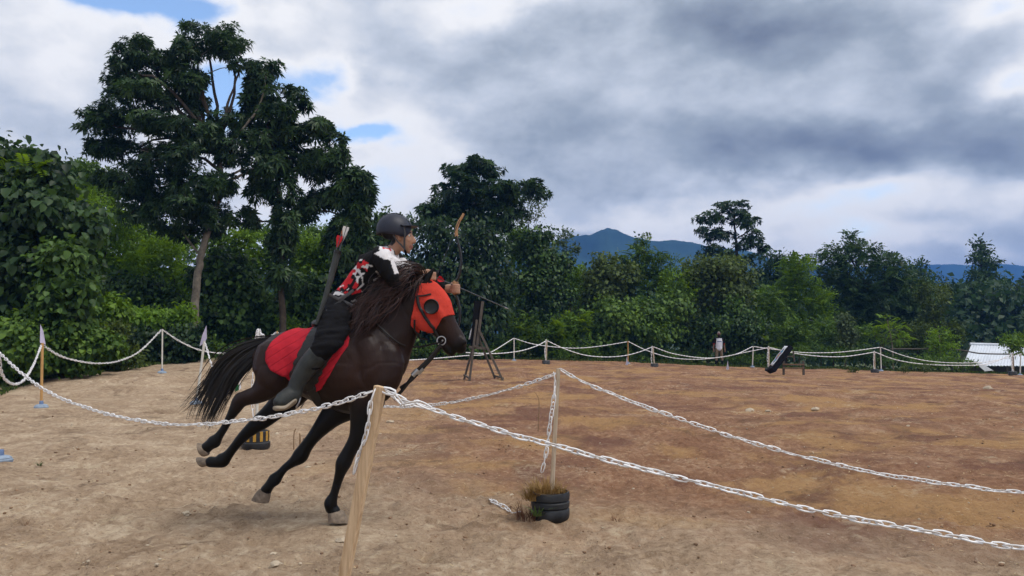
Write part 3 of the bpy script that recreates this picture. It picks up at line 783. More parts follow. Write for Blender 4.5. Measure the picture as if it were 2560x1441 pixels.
for k, (lb, Y, lobes, leaf, n, st, mt) in enumerate([
    ('ferny shrub at the foot of the vine column', 40.0, [(1300, 830, 45, 35), (1350, 850, 45, 30), (1270, 860, 35, 30)], .206, 3000, 'frond', 'mid'),
    ('bright leafy shrub right of the vine column foot', 40.5, [(1410, 840, 45, 35), (1440, 810, 30, 30), (1385, 870, 45, 22)], .203, 3200, 'frond', 'bright'),
    ('low green scrub behind the post right of the easel', 40.5, [(1290, 885, 55, 18), (1380, 888, 60, 15), (1450, 885, 50, 18), (1230, 885, 45, 18)], .131, 4200, 'spray', 'bright'),
    ('low scrub beside the easel legs', 39.5, [(1120, 870, 60, 25), (1190, 880, 50, 18), (1040, 880, 60, 25)], .145, 4200, 'spray', 'mid'),
    ('grassy scrub below the tail of the horse', 27.5, [(560, 880, 50, 14), (620, 878, 50, 18), (530, 892, 40, 10)], .105, 3600, 'spray', 'mid'),
    ('low leafy scrub right of the hollow', 25.0, [(500, 868, 40, 22), (470, 885, 40, 16)], .110, 2600, 'spray', 'mid'),
]): plant('low_shrub', lb, 'shrub', Y, lobes, leaf, n, st, mt, 60 + k, tr=(.03, .012), twigs=False, shade0=.5)
# --- right hand row
plant('leafy_tree', 'olive green tree with climbing sprigs under the mountain peak', 'tree', 43.0, [(1510, 660, 30, 28), (1500, 700, 50, 40), (1560, 690, 55, 40), (1530, 740, 55, 40), (1480, 750, 30, 40)], .20, 5600, 'broad', 'olive', 70, tr=(.12, .05), shade0=.5)
plant('leafy_tree', 'tree with a tall feathery tip left of the tall far tree', 'tree', 44.0, [(1605, 605, 20, 12), (1600, 630, 35, 18), (1640, 650, 45, 22), (1590, 665, 40, 22), (1660, 690, 50, 35), (1620, 710, 60, 35)], .20, 4600, 'frond', 'mid', 71, trunk=[(1625, 880), (1620, 720), (1606, 600)], tr=(.12, .03), shade0=.4)
plant('bushy_shrub', 'broad leafed bush mass left of the standing man', 'shrub', 41.5, [(1500, 800, 50, 50), (1560, 790, 65, 50), (1620, 780, 60, 50), (1660, 820, 60, 50), (1590, 850, 80, 40), (1500, 860, 50, 30), (1690, 760, 40, 50)], .19, 9000, 'broad', 'mid', 72, tr=(.10, .04), shade0=.62)
plant('leafy_tree', 'rounded olive tree with bare forked limbs behind the man', 'tree', 43.0, [(1760, 660, 45, 25), (1800, 665, 50, 28), (1740, 710, 45, 45), (1830, 700, 45, 45), (1790, 740, 60, 50), (1850, 750, 40, 50), (1730, 790, 50, 50)], .18, 8500, 'broad', 'olive', 73, trunk=[(1770, 880), (1775, 780), (1785, 720), (1765, 680)], tr=(.12, .04), bark=bark_pale, shade0=.42, extra=[([(1778, 745), (1795, 700), (1805, 670)], .06, .02)])
plant('bushy_shrub', 'dark bush just behind the standing man', 'shrub', 42.0, [(1790, 820, 60, 45), (1850, 800, 50, 45), (1740, 850, 45, 35), (1840, 850, 60, 35), (1880, 840, 40, 35)], .18, 6000, 'broad', 'vine', 74, tr=(.08, .03), shade0=.45)
plant('tall_tree', 'tall open-crowned tree standing against the sky right of the mountain', 'tree', 62.0,
      [(1800, 520, 26, 12), (1840, 515, 28, 12), (1775, 545, 34, 20), (1825, 545, 40, 22), (1865, 555, 28, 20), (1770, 585, 34, 20), (1815, 590, 32, 18), (1885, 590, 24, 20), (1860, 610, 28, 16), (1775, 625, 26, 18), (1905, 620, 16, 18), (1880, 650, 28, 18), (1820, 640, 22, 16), (1850, 690, 26, 18), (1895, 690, 20, 16)],
      .30, 7000, 'whorl', 'dark', 75, trunk=[(1850, 860), (1848, 720), (1842, 640), (1838, 580), (1835, 530)], tr=(.20, .06), jitter=.3, ratio=.4, hollow=.45)
plant('leafy_tree', 'grey green tree right of the tall far tree', 'tree', 56.0, [(1935, 660, 30, 20), (1955, 690, 35, 25), (1920, 710, 35, 30), (1970, 650, 22, 12), (1900, 740, 40, 35)], .26, 3600, 'spray', 'teal', 76, tr=(.14, .05), shade0=.5)
plant('dome_tree', 'broad domed feathery tree dominating the right side', 'tree', 50.0,
      [(2125, 595, 26, 14), (2110, 620, 45, 22), (2160, 630, 45, 24), (2060, 645, 45, 20), (2140, 660, 80, 30), (2210, 670, 60, 32), (2070, 685, 60, 35), (2170, 710, 90, 40), (2260, 720, 60, 45), (2090, 740, 70, 45), (2200, 760, 90, 50), (2290, 780, 50, 55), (2140, 800, 80, 50), (2240, 820, 80, 45)],
      .26, 16000, 'frond', 'teal', 77, tr=(.25, .08), jitter=.22, shade0=.52)
plant('leafy_tree', 'mid green tree left of the domed feathery tree', 'tree', 47.0, [(2000, 660, 45, 22), (1990, 700, 55, 35), (1950, 740, 55, 40), (2030, 740, 50, 45), (1960, 800, 55, 45), (2030, 800, 55, 45)], .22, 7500, 'frond', 'bright', 78, tr=(.14, .05), shade0=.32)
plant('leafy_tree', 'bright leafed low tree behind the tilted target', 'tree', 42.0, [(1940, 835, 40, 20), (1985, 830, 40, 22), (1915, 865, 40, 18), (1990, 865, 45, 18)], .18, 3600, 'frond', 'mid', 79, trunk=[(1998, 890), (1997, 850)], tr=(.05, .02), bark=bark_pale, shade0=.6)
plant('leafy_tree', 'brownish green tree right below the domed tree', 'tree', 46.0, [(2330, 750, 40, 45), (2340, 810, 45, 45), (2290, 850, 50, 35), (2370, 840, 35, 30)], .20, 4800, 'spray', 'olive', 80, tr=(.12, .04), shade0=.35)
plant('conifer_like_tree', 'tree with narrow ragged top at far right against the sky', 'tree', 72.0, [(2448, 612, 16, 9), (2462, 630, 20, 10), (2440, 645, 24, 12), (2465, 660, 30, 12), (2445, 685, 34, 16), (2480, 700, 36, 18), (2440, 720, 45, 22)], .32, 3600, 'spray', 'teal', 81, trunk=[(2455, 860), (2455, 720), (2450, 600)], tr=(.2, .05), shade0=.5)
plant('leafy_tree', 'dark blue green tree mass above the tin roof', 'tree', 64.0, [(2390, 740, 50, 35), (2450, 760, 60, 40), (2520, 740, 60, 40), (2560, 780, 60, 50), (2400, 800, 60, 45), (2490, 820, 80, 45), (2600, 740, 50, 60), (2350, 720, 40, 25)], .30, 8000, 'spray', 'teal', 82, tr=(.2, .07), shade0=.3)
plant('leafy_tree', 'small pointed tree top breaking the skyline before the far ridge', 'tree', 78.0, [(2300, 660, 16, 7), (2290, 680, 28, 12), (2320, 695, 30, 12), (2270, 710, 40, 16)], .34, 1400, 'spray', 'teal', 83, tr=(.15, .05))
for k, (lb, Y, lobes, tr_, mt, st) in enumerate([
    ('bright green sapling with layered leaves near the right end', 40.0, [(2218, 800, 18, 10), (2210, 820, 30, 12), (2240, 822, 28, 12), (2185, 840, 22, 9), (2225, 845, 35, 12), (2250, 845, 25, 10)], [(2232, 898), (2230, 860), (2218, 800)], 'lime', 'frond'),
    ('slender grey sapling left of the bright sapling', 41.0, [(2115, 800, 14, 9), (2108, 820, 16, 10), (2122, 835, 16, 10), (2112, 855, 16, 9)], [(2113, 895), (2114, 850), (2115, 800)], 'pale', 'broad'),
    ('yellow green sapling right of the bright sapling', 41.0, [(2345, 830, 22, 12), (2355, 850, 30, 14), (2335, 870, 30, 12), (2375, 875, 25, 12), (2350, 892, 35, 10)], [(2350, 905), (2350, 860), (2346, 830)], 'lime', 'spray'),
    ('bright sapling with thin trunk in front of the tin roof', 38.5, [(2530, 848, 26, 8), (2515, 858, 22, 8), (2548, 858, 24, 8), (2535, 875, 22, 8)], [(2534, 925), (2533, 890), (2531, 850)], 'bright', 'spray'),
]): plant('sapling', lb, 'sapling', Y, lobes, .15, 1300, st, mt, 90 + k, trunk=tr_, tr=(.05, .02), bark=bark_pale, twigs=True, shade0=.5)
for k, (lb, Y, lobes, n) in enumerate([
    ('low spreading scrub right of the tilted target', 41.0, [(2050, 880, 55, 16), (2110, 888, 50, 14)], 3000),
    ('low dark scrub behind the tall far post', 40.5, [(2160, 890, 50, 14), (2215, 898, 50, 12)], 2600),
    ('low scrub in front of the canopy at the right', 40.0, [(2290, 905, 50, 12), (2350, 908, 50, 12), (2400, 912, 40, 10)], 2600),
    ('low scrub behind the leftmost far chains', 41.0, [(1500, 890, 50, 14), (1560, 892, 50, 12), (1620, 893, 45, 12)], 2600),
    ('low scrub left of the standing man', 41.5, [(1680, 893, 45, 12), (1730, 895, 40, 12)], 2000),
    ('low scrub right of the standing man', 41.5, [(1850, 898, 45, 12), (1900, 900, 40, 12)], 2000),
]): plant('low_shrub', lb, 'shrub', Y, lobes, .12, n, 'spray', 'mid' if k != 1 else 'vine', 110 + k, tr=(.03, .012), twigs=False, shade0=.55)
for lb, px_, py_, Y, s in (('tuft of weeds on the arena dirt left of the short stick', 2130, 928, 33.0, .28), ('rounded weed tuft on the arena dirt before the canopy', 2315, 925, 33.0, .38), ('faint weed tuft near the right far post', 2260, 925, 33.0, .2)):
    p = at(px_, py_, Y); o = blades_ = None
    b_, d_, n_, l_, w_, s_, dr_ = foliage([(px_, py_ - 10 * s, 42 * s, 30 * s)], Y, .06, 600, 'spray', int(px_))
    o = link('weed_tuft', leaves_mesh('weed_tuft', b_, d_, n_, l_, w_, s_), LM['olive']); tag(o, lb, 'weed', kind='stuff')
for k, (lb, Y, lobes, leaf, n, st, mt) in enumerate([
    ('yellow green shrub between the olive tree and the broad bush', 42.5, [(1690, 700, 40, 30), (1700, 740, 45, 40), (1670, 760, 40, 35)], .17, 3200, 'spray', 'bright'),
    ('leafy green mound filling the gap right of the rounded olive tree', 45.0, [(1900, 760, 50, 40), (1880, 800, 45, 40), (1930, 790, 45, 40)], .18, 3600, 'frond', 'mid'),
    ('fresh green shrub at the foot of the domed tree', 43.0, [(2080, 830, 50, 28), (2030, 850, 45, 25), (2130, 850, 45, 25), (2160, 835, 40, 25)], .16, 4200, 'frond', 'mid'),
    ('olive shrub under the brownish tree at the right', 43.5, [(2290, 840, 45, 30), (2250, 860, 45, 25), (2320, 875, 45, 20)], .15, 3200, 'spray', 'olive'),
    ('pale yellow green bush top below the mountain flank', 50.0, [(1470, 720, 35, 28), (1450, 690, 28, 20), (1480, 760, 35, 30)], .20, 2400, 'spray', 'bright'),
]): plant('leafy_shrub', lb, 'shrub', Y, lobes, leaf, n, st, mt, 130 + k, tr=(.05, .02), shade0=.5)
# tall strap-leaved grass either side of the man
def tall_grass(px_, Y, h, n, label, seed):
    p = at(px_, 905, Y); base = (p.x, Y, gz(p.x, Y))
    r = np.random.default_rng(seed); Vs, Fs = [], []
    for i in range(n):
        a = r.uniform(0, 6.28); L_ = h * r.uniform(.6, 1.1); t_ = np.linspace(0, 1, 7); ln = r.uniform(.3, .9); rr = .25 * r.random()
        P = np.stack([base[0] + math.cos(a) * (rr + ln * L_ * t_ ** 1.7), base[1] + math.sin(a) * (rr + ln * L_ * t_ ** 1.7), base[2] + L_ * (t_ - .62 * ln * t_ ** 3)], 1)
        sd = np.array([-math.sin(a), math.cos(a), 0]) * .022; wv = np.sin(np.clip(t_ * .9 + .1, 0, 1) * math.pi)[:, None] + .04
        Vs.append(np.stack([P - sd * wv, P + sd * wv], 1).reshape(-1, 3)); ii = 14 * i + 2 * np.arange(6); Fs.append(np.stack([ii, ii + 1, ii + 3, ii + 2], 1))
    V_ = np.vstack(Vs); o = link('tall_grass', np_mesh('tall_grass', V_, np.vstack(Fs), True, {'shade': np.repeat(r.random(n) * .7 + .2, 14)}), LM['pale'])
    return tag(o, label, 'grass clump')
tall_grass(1740, 41.6, 1.4, 90, 'clump of long strap-leaved grass left of the standing man', 1)
tall_grass(1838, 42.0, 1.6, 80, 'clump of arching strap-leaved grass right of the standing man', 2)

# ------------------------------------------------------------------ far woodland, turf edge, hills, haze
def woodland():
    r = np.random.default_rng(77); k = 11000
    px_ = r.uniform(-250, 2850, k); Yw = 58 + 60 * r.random(k) ** 1.2
    top = 690 + 26 * fbm(px_ * .012, Yw * .05, 3, 8) + np.interp(px_, [0, 700, 1400, 1500, 2000, 2300, 2560], [-60, -40, 10, 20, 10, 20, 20])
    py_ = top + (905 - top) * r.random(k) ** .8
    P = at_np(px_, py_, Yw); P[:, 1] = Yw
    out = unit(np.stack([.4 * r.standard_normal(k), -np.abs(r.standard_normal(k)), .6 + .4 * r.standard_normal(k)], 1))
    b = np.repeat(P, 5, 0) + .55 * r.standard_normal((k * 5, 3)); d = unit(r.standard_normal((k * 5, 3))); n_ = np.repeat(out, 5, 0) + .5 * r.standard_normal((k * 5, 3))
    ln = r.uniform(.45, .85, k * 5); sh = np.repeat(.35 + .3 * fbm(px_ * .02, py_ * .03, 3, 4), 5) + .1 * r.standard_normal(k * 5)
    o = link('woodland', leaves_mesh('woodland', b, d, n_, ln, ln * .6, sh), LM['teal'])
    return tag(o, 'mass of dark forest closing the view behind the nearer trees', 'forest', kind='stuff')
woodland()
def turf():
    r = np.random.default_rng(5)
    n = 16000
    x = r.uniform(-14, 32, n); y = 39.2 + .8 * vnoise(x * .4, x * 0, 3) + 5.5 * r.random(n) ** 1.5
    n2 = 7000; y2 = r.uniform(13.5, 27, n2); x2 = -10.7 - 3.0 * r.random(n2) ** 1.3 + .4 * vnoise(y2, y2 * 0, 4)
    x = np.concatenate([x, x2]); y = np.concatenate([y, y2]); n = len(x); z = ground_z(x, y)
    h = np.where(y > 30, .16, .12) * r.uniform(.5, 1.5, n); a = r.uniform(0, 6.28, n)
    d = np.stack([.5 * np.cos(a), .5 * np.sin(a), np.ones(n)], 1); nn = np.stack([-np.sin(a), np.cos(a), 0 * a + .3], 1)
    o = link('turf', leaves_mesh('turf', np.stack([x, y, z - .01], 1), d, nn, h, h * .35, .4 + .25 * r.standard_normal(n), droop=.25), LM['olive'])
    return tag(o, 'short weedy grass along the edge of the dirt arena', 'grass', kind='stuff')
turf()
def ridge(name, label, Y, prof, depth, seed, mat):
    prof = np.array(prof, float); nxr, nyr = 420, 41
    pxs = np.linspace(prof[0, 0], prof[-1, 0], nxr)
    top = np.interp(pxs, prof[:, 0], prof[:, 1])
    Zt = at_np(pxs, top, np.full(nxr, Y))
    V_ = []
    for j in range(nyr):
        t_ = j / (nyr - 1)                                   # 0 front foot .. 1 crest .. then behind
        f = t_ / .75
        yy = Y - depth * (1 - min(f, 1)) + depth * .6 * max(0, f - 1) * 3
        hfac = min(f, 1) ** 1.35 if f <= 1 else 1 - (f - 1) * 1.2
        xx = Zt[:, 0] * (yy / Y)
        gull = fbm(xx * 6.5 / Y * 4, np.full(nxr, yy * 3.5 / depth * .5), 4, seed) * .20 * math.sin(min(f, 1) * math.pi) ** 2 
        tree = fbm(xx * 260 / Y, np.full(nxr, yy * 260 / Y * .5), 3, seed + 5) * .014 * Y / 10 * .8
        zz = (Zt[:, 2] + 3) * (hfac + gull * .8) - 3 + tree
        V_.append(np.stack([xx, np.full(nxr, yy), zz], 1))
    V_ = np.array(V_); ii = np.arange(nxr * nyr).reshape(nyr, nxr)
    q = np.stack([ii[:-1, :-1], ii[:-1, 1:], ii[1:, 1:], ii[1:, :-1]], -1).reshape(-1, 4)
    o = link(name, np_mesh(name, V_.reshape(-1, 3), q, True), mat)
    return tag(o, label, 'hill', kind='structure')
hill_m = plain('forested_slope', (0.030, 0.055, 0.035), .95, .05, .5, .02, .6, .08)
ridge('mountain', 'forested mountain with a blunt peak', 900.0, [(900, 700), (1200, 660), (1330, 622), (1390, 603), (1440, 590), (1478, 587), (1500, 577), (1520, 571), (1540, 575), (1562, 586), (1590, 595), (1640, 604), (1690, 600), (1730, 607), (1790, 622), (1860, 624), (1920, 645), (2000, 655), (2100, 672), (2250, 690), (2500, 720)], 160, 3, hill_m)
ridge('far_ridge', 'long low ridge on the horizon', 1500.0, [(-900, 690), (0, 680), (900, 690), (1700, 680), (2100, 668), (2270, 664), (2330, 661), (2420, 663), (2500, 660), (2580, 667), (2700, 672), (3400, 690)], 220, 9, hill_m)
# haze: one closed box of even, thin air round the camera and everything on the ground
HB = MB().box((0, 850, 62), (4400, 2000, 140)).build('haze', None, None, False)
hzm = bpy.data.materials.new('haze_air'); hzm.use_nodes = True
ht = NT(hzm.node_tree); hzm.node_tree.nodes.clear()
pv_ = ht.n('ShaderNodeVolumePrincipled'); pv_.inputs['Color'].default_value = (0.12, 0.36, 1.0, 1); pv_.inputs['Density'].default_value = 0.00052; pv_.inputs['Anisotropy'].default_value = 0.0
ho = ht.n('ShaderNodeOutputMaterial'); ht.put(ho.inputs['Volume'], pv_.outputs[0])
HB.data.materials.append(hzm)
tag(HB, 'thin bluish haze in the air', 'haze', kind='stuff')
print('LEAVES', NT_LEAF[0])
# ------------------------------------------------------------------ horse
YH = 5.45                                   # depth of the horse's middle plane
MPX = YH / FPX                              # metres per photo pixel at that depth

def flesh(stations, sub=4, n=20, Y0=None):
    """closed tube; stations (px, py, depth offset m, half height px, half depth m)"""
    S = crom(stations, sub)
    Y = (YH if Y0 is None else Y0) + S[:, 2]
    P = at_np(S[:, 0], S[:, 1], Y)
    # rounded ends
    ra = np.abs(S[:, 3]) * Y / FPX; rb = np.abs(S[:, 4])
    d0 = (P[0] - P[1]); d0 /= np.linalg.norm(d0); d1 = (P[-1] - P[-2]); d1 /= np.linalg.norm(d1)
    k0 = min(ra[0], rb[0]); k1 = min(ra[-1], rb[-1])
    P = np.vstack([P[0] + d0 * k0 * 0.75, P[0] + d0 * k0 * 0.5, P, P[-1] + d1 * k1 * 0.5, P[-1] + d1 * k1 * 0.75])
    ra = np.concatenate([[ra[0] * 0.3, ra[0] * 0.75], ra, [ra[-1] * 0.75, ra[-1] * 0.3]])
    rb = np.concatenate([[rb[0] * 0.3, rb[0] * 0.75], rb, [rb[-1] * 0.75, rb[-1] * 0.3]])
    return tube(P, ra, n, True, rb)

def remeshed(name, tubes, voxel, smooth_it=6, smooth_f=0.5, decimate=None):
    mb = MB()
    for v, f in tubes: mb.add(v, f)
    me = new_mesh(name + '_raw', mb.v, mb.f)
    bm = bmesh.new(); bm.from_mesh(me); bmesh.ops.recalc_face_normals(bm, faces=bm.faces); bm.to_mesh(me); bm.free()
    o = bpy.data.objects.new(name + '_raw', me); col.objects.link(o)
    r = o.modifiers.new('r', 'REMESH'); r.mode = 'VOXEL'; r.voxel_size = voxel; r.use_smooth_shade = True
    if smooth_it:
        s = o.modifiers.new('s', 'SMOOTH'); s.factor = smooth_f; s.iterations = smooth_it
    if decimate:
        d = o.modifiers.new('d', 'DECIMATE'); d.ratio = decimate
    dg = bpy.context.evaluated_depsgraph_get(); dg.update()
    out = bpy.data.meshes.new_from_object(o.evaluated_get(dg))
    out.name = name
    out.materials.clear()
    bpy.data.objects.remove(o); bpy.data.meshes.remove(me)
    out.polygons.foreach_set('use_smooth', [True] * len(out.polygons))
    return out

def co_of(me):
    a = np.empty(len(me.vertices) * 3, np.float32); me.vertices.foreach_get('co', a)
    return a.reshape(-1, 3).astype(float)

def col_attr(me, rgb, name='tint'):
    a = me.attributes.new(name, 'FLOAT_COLOR', 'POINT')
    rgb = np.asarray(rgb, np.float32)
    a.data.foreach_set('color', np.concatenate([rgb, np.ones((len(rgb), 1), np.float32)], 1).ravel())

def in_poly(P, poly):
    x, y = P[:, 0], P[:, 1]; ins = np.zeros(len(P), bool); n = len(poly); j = n - 1
    for i in range(n):
        xi, yi = poly[i]; xj, yj = poly[j]
        c = ((yi > y) != (yj > y)) & (x < (xj - xi) * (y - yi) / (yj - yi + 1e-9) + xi)
        ins ^= c; j = i
    return ins

def nearest_on_poly(P, poly):
    best = np.full(len(P), 1e9); out = P.copy(); n = len(poly)
    for i in range(n):
        a = np.array(poly[i], float); b = np.array(poly[(i + 1) % n], float); ab = b - a
        t = np.clip(((P - a) @ ab) / (ab @ ab), 0, 1); q = a + t[:, None] * ab
        d = np.linalg.norm(P - q, axis=1); m = d < best
        out[m] = q[m]; best[m] = d[m]
    return out, best

def flat_px(P):
    """side view pixel of points, seen square on at the horse's plane"""
    Q = P.copy(); Q[:, 1] = YH
    return px_of(Q)

def shell(name, me, poly, off, thick, sel=None):
    """a cloth cut from the surface below it: the faces whose side view falls inside poly, lifted and given thickness"""
    bm = bmesh.new(); bm.from_mesh(me); bm.verts.ensure_lookup_table(); bm.normal_update()
    P = np.array([tuple(v.co) for v in bm.verts]); q = flat_px(P)
    ins = in_poly(q, poly)
    if sel is not None: ins &= sel(P)
    kill = [v for v in bm.verts if not ins[v.index]]
    bmesh.ops.delete(bm, geom=kill, context='VERTS')
    bm.verts.ensure_lookup_table()
    nrm = [v.normal.copy() for v in bm.verts]
    P = np.array([tuple(v.co) for v in bm.verts]); q = flat_px(P)
    bnd = [v.index for v in bm.verts if v.is_boundary]
    near, d = nearest_on_poly(q[bnd], poly)
    for k, i in enumerate(bnd):
        if d[k] < 6:
            w_ = at_np([near[k, 0]], [near[k, 1]], [YH])[0]
            bm.verts[i].co.x = w_[0]; bm.verts[i].co.z = w_[2]
    for v, n_ in zip(bm.verts, nrm): v.co += n_ * off
    for _ in range(3):
        bmesh.ops.smooth_vert(bm, verts=[v for v in bm.verts if not v.is_boundary], factor=0.5, use_axis_x=True, use_axis_y=True, use_axis_z=True)
    out = bpy.data.meshes.new(name); bm.to_mesh(out); bm.free()
    out.polygons.foreach_set('use_smooth', [True] * len(out.polygons))
    return out

def thicken(o, t):
    m_ = o.modifiers.new('thickness', 'SOLIDIFY'); m_.thickness = abs(t); m_.offset = -1.0; m_.use_even_offset = False
    return o

def mirror_depth(st):
    return [(a, b, -c, d, e) for a, b, c, d, e in st]

horse = empty('horse', (at(760, 1290, YH).x, YH, 0.0), 'dark bay horse galloping across the dirt with trailing black tail', 'horse')
T_ = []
# trunk, from the buttocks to the breast
T_.append(flesh([(655, 893, 0, 30, .11), (676, 892, 0, 50, .19), (710, 893, 0, 66, .225), (750, 900, 0, 76, .235), (795, 908, 0, 94, .265), (838, 912, 0, 110, .275),
                 (880, 913, 0, 122, .255), (920, 906, 0, 124, .225), (955, 900, 0, 104, .19), (982, 905, 0, 66, .14)], 4, 28))
# withers ridge
T_.append(flesh([(800, 822, 0, 16, .10), (850, 808, 0, 24, .08), (895, 800, 0, 30, .065), (930, 800, 0, 40, .07)], 4, 16))
# neck
T_.append(flesh([(918, 878, 0, 104, .17), (955, 836, 0, 90, .13), (990, 792, 0, 70, .10), (1020, 756, 0, 56, .085), (1045, 730, 0, 46, .075), (1060, 716, 0, 34, .07)], 5, 22))
# breast muscles and shoulders
for s in (-1, 1):
    T_.append(flesh([(965, 880, s * .10, 40, .09), (960, 930, s * .12, 50, .10), (930, 975, s * .13, 46, .09)], 4, 16))
    T_.append(flesh([(900, 860, s * .15, 40, .07), (925, 915, s * .17, 42, .07), (915, 965, s * .15, 44, .08)], 4, 16))
# head
T_.append(flesh([(1056, 726, 0, 40, .075), (1068, 752, 0, 49, .085), (1084, 782, 0, 50, .088), (1100, 804, 0, 41, .075), (1120, 829, 0, 31, .058),
                 (1137, 850, 0, 27, .055), (1148, 865, 0, 23, .056), (1153, 873, 0, 15, .045)], 4, 20))
for s in (-1, 1):
    T_.append(flesh([(1050, 785, s * .062, 24, .03), (1064, 803, s * .066, 26, .03), (1080, 812, s * .055, 20, .03)], 3, 12))   # jowl
    T_.append(flesh([(1072, 755, s * .075, 14, .028), (1090, 775, s * .085, 12, .022), (1108, 800, s * .07, 8, .016)], 3, 10))     # brow and cheek bone
    T_.append(flesh([(1152, 850, s * .040, 12, .020), (1158, 860, s * .045, 12, .020)], 3, 10))                                   # nostril wing
T_.append(flesh([(1104, 848, 0, 12, .042), (1117, 868, 0, 13, .045), (1126, 880, 0, 11, .042), (1132, 886, 0, 7, .03)], 3, 12))    # lower jaw and lip
# ears
T_.append(flesh([(1060, 712, -.045, 9, .022), (1068, 696, -.052, 10, .020), (1078, 681, -.058, 7, .014), (1086, 669, -.060, 3, .006)], 3, 10))
T_.append(flesh([(1072, 708, .045, 9, .022), (1084, 694, .052, 9, .020), (1093, 682, .058, 6, .014), (1098, 674, .060, 3, .006)], 3, 10))
# near fore leg, bearing weight
T_.append(flesh([(925, 945, -.14, 52, .085), (910, 1000, -.145, 40, .08), (902, 1040, -.145, 27, .068), (893, 1092, -.145, 20.5, .055), (872, 1132, -.14, 18, .048), (859, 1158, -.14, 20.0, .052),
                 (851, 1182, -.14, 14, .040), (844, 1206, -.135, 11.5, .032), (835, 1236, -.13, 11, .032), (827, 1257, -.125, 17, .044), (829, 1270, -.12, 14.5, .042), (838, 1281, -.12, 15, .044)], 4, 16))
T_.append(flesh([(826, 1262, -.125, 10, .03), (821, 1276, -.12, 8, .03)], 2, 10))
# far fore leg, folded back
T_.append(flesh([(905, 950, .13, 56, .085), (868, 1005, .135, 46, .08), (828, 1042, .135, 30, .068), (788, 1088, .135, 17.5, .055), (765, 1118, .135, 16.5, .050), (750, 1141, .135, 20, .052),
                 (732, 1156, .135, 13, .042), (713, 1170, .13, 10, .033), (699, 1186, .13, 11.5, .038), (687, 1199, .125, 16.5, .044), (675, 1212, .12, 12.5, .040), (664, 1228, .12, 15, .042)], 4, 16))
# near hind leg, thrown out behind
T_.append(flesh([(700, 880, -.13, 60, .10), (684, 925, -.16, 56, .105), (672, 958, -.165, 42, .095), (645, 984, -.16, 26, .075), (618, 994, -.155, 20, .055), (600, 1003, -.15, 19, .048),
                 (588, 1023, -.15, 15, .042), (574, 1046, -.15, 10.5, .035), (560, 1072, -.15, 9.5, .033), (546, 1092, -.15, 11.5, .038), (536, 1104, -.15, 17.5, .045), (525, 1112, -.15, 13.5, .042), (516, 1120, -.15, 15, .044)], 4, 16))
T_.append(flesh([(604, 988, -.15, 9, .03), (594, 988, -.15, 7, .026)], 2, 10))                                                  # point of hock
# far hind leg
T_.append(flesh([(730, 890, .13, 56, .10), (745, 940, .16, 56, .10), (725, 985, .165, 42, .085), (690, 1022, .16, 28, .065), (658, 1050, .155, 23, .052), (632, 1070, .15, 18, .046),
                 (606, 1094, .15, 14, .038), (585, 1119, .15, 11.5, .035), (570, 1138, .15, 13, .040), (556, 1151, .15, 19, .046), (540, 1156, .15, 13.5, .042), (524, 1155, .15, 14, .043)], 4, 16))
# dock of the tail
T_.append(flesh([(690, 862, 0, 14, .05), (668, 858, 0, 10, .035), (640, 866, 0, 8, .025)], 3, 10))
hme = remeshed('body', T_, 0.0094, 7, 0.5)
HP = co_of(hme); hq = flat_px(HP)
# muscle and rib relief under the skin
_hn = np.empty(len(HP) * 3, np.float32); hme.vertices.foreach_get('normal', _hn); _hn = _hn.reshape(-1, 3)
_mus = .014 * fbm(hq[:, 0] * .022 + .6 * hq[:, 1] * .012, hq[:, 1] * .020, 2, 14) - .010 * np.clip(.10 - np.abs(fbm(hq[:, 0] * .016 - hq[:, 1] * .010, hq[:, 1] * .017, 2, 3)), 0, 1) * 3
_mus = _mus + .0035 * np.sin(hq[:, 0] * .42 - hq[:, 1] * .10) * np.exp(-((hq[:, 0] - 790) / 50) ** 2 - ((hq[:, 1] - 940) / 55) ** 2)
_msk = sstep(-hq[:, 1], -1010, -960) * (1 - sstep(hq[:, 0], 1010, 1050))
HP = HP + _hn * (_mus * _msk)[:, None]
hme.vertices.foreach_set('co', HP.astype(np.float32).ravel()); hme.update()

# coat: dark bay, black points
def coat_colours(P, q):
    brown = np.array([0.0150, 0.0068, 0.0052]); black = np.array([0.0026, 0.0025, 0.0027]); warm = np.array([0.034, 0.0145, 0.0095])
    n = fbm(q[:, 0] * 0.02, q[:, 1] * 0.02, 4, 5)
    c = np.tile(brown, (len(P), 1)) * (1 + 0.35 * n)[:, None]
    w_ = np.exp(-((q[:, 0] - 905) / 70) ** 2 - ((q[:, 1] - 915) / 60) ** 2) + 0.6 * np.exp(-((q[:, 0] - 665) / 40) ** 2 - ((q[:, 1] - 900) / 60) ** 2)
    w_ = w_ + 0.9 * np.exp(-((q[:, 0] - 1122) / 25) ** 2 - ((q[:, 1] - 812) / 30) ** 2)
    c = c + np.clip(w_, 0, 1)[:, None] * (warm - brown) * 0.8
    pts = sstep(q[:, 1] + 26 * n, 985, 1040) + sstep(-q[:, 0], -612, -590)
    pts = np.clip(pts + (q[:, 0] > 1085) * sstep(q[:, 1] + (q[:, 0] - 1085) * 0.35, 866, 890), 0, 1)
    pts = np.maximum(pts, (np.abs(q[:, 0] - 1076) < 26) * sstep(-q[:, 1], -712, -698))
    return c * (1 - pts[:, None]) + black * pts[:, None]
col_attr(hme, coat_colours(HP, hq))

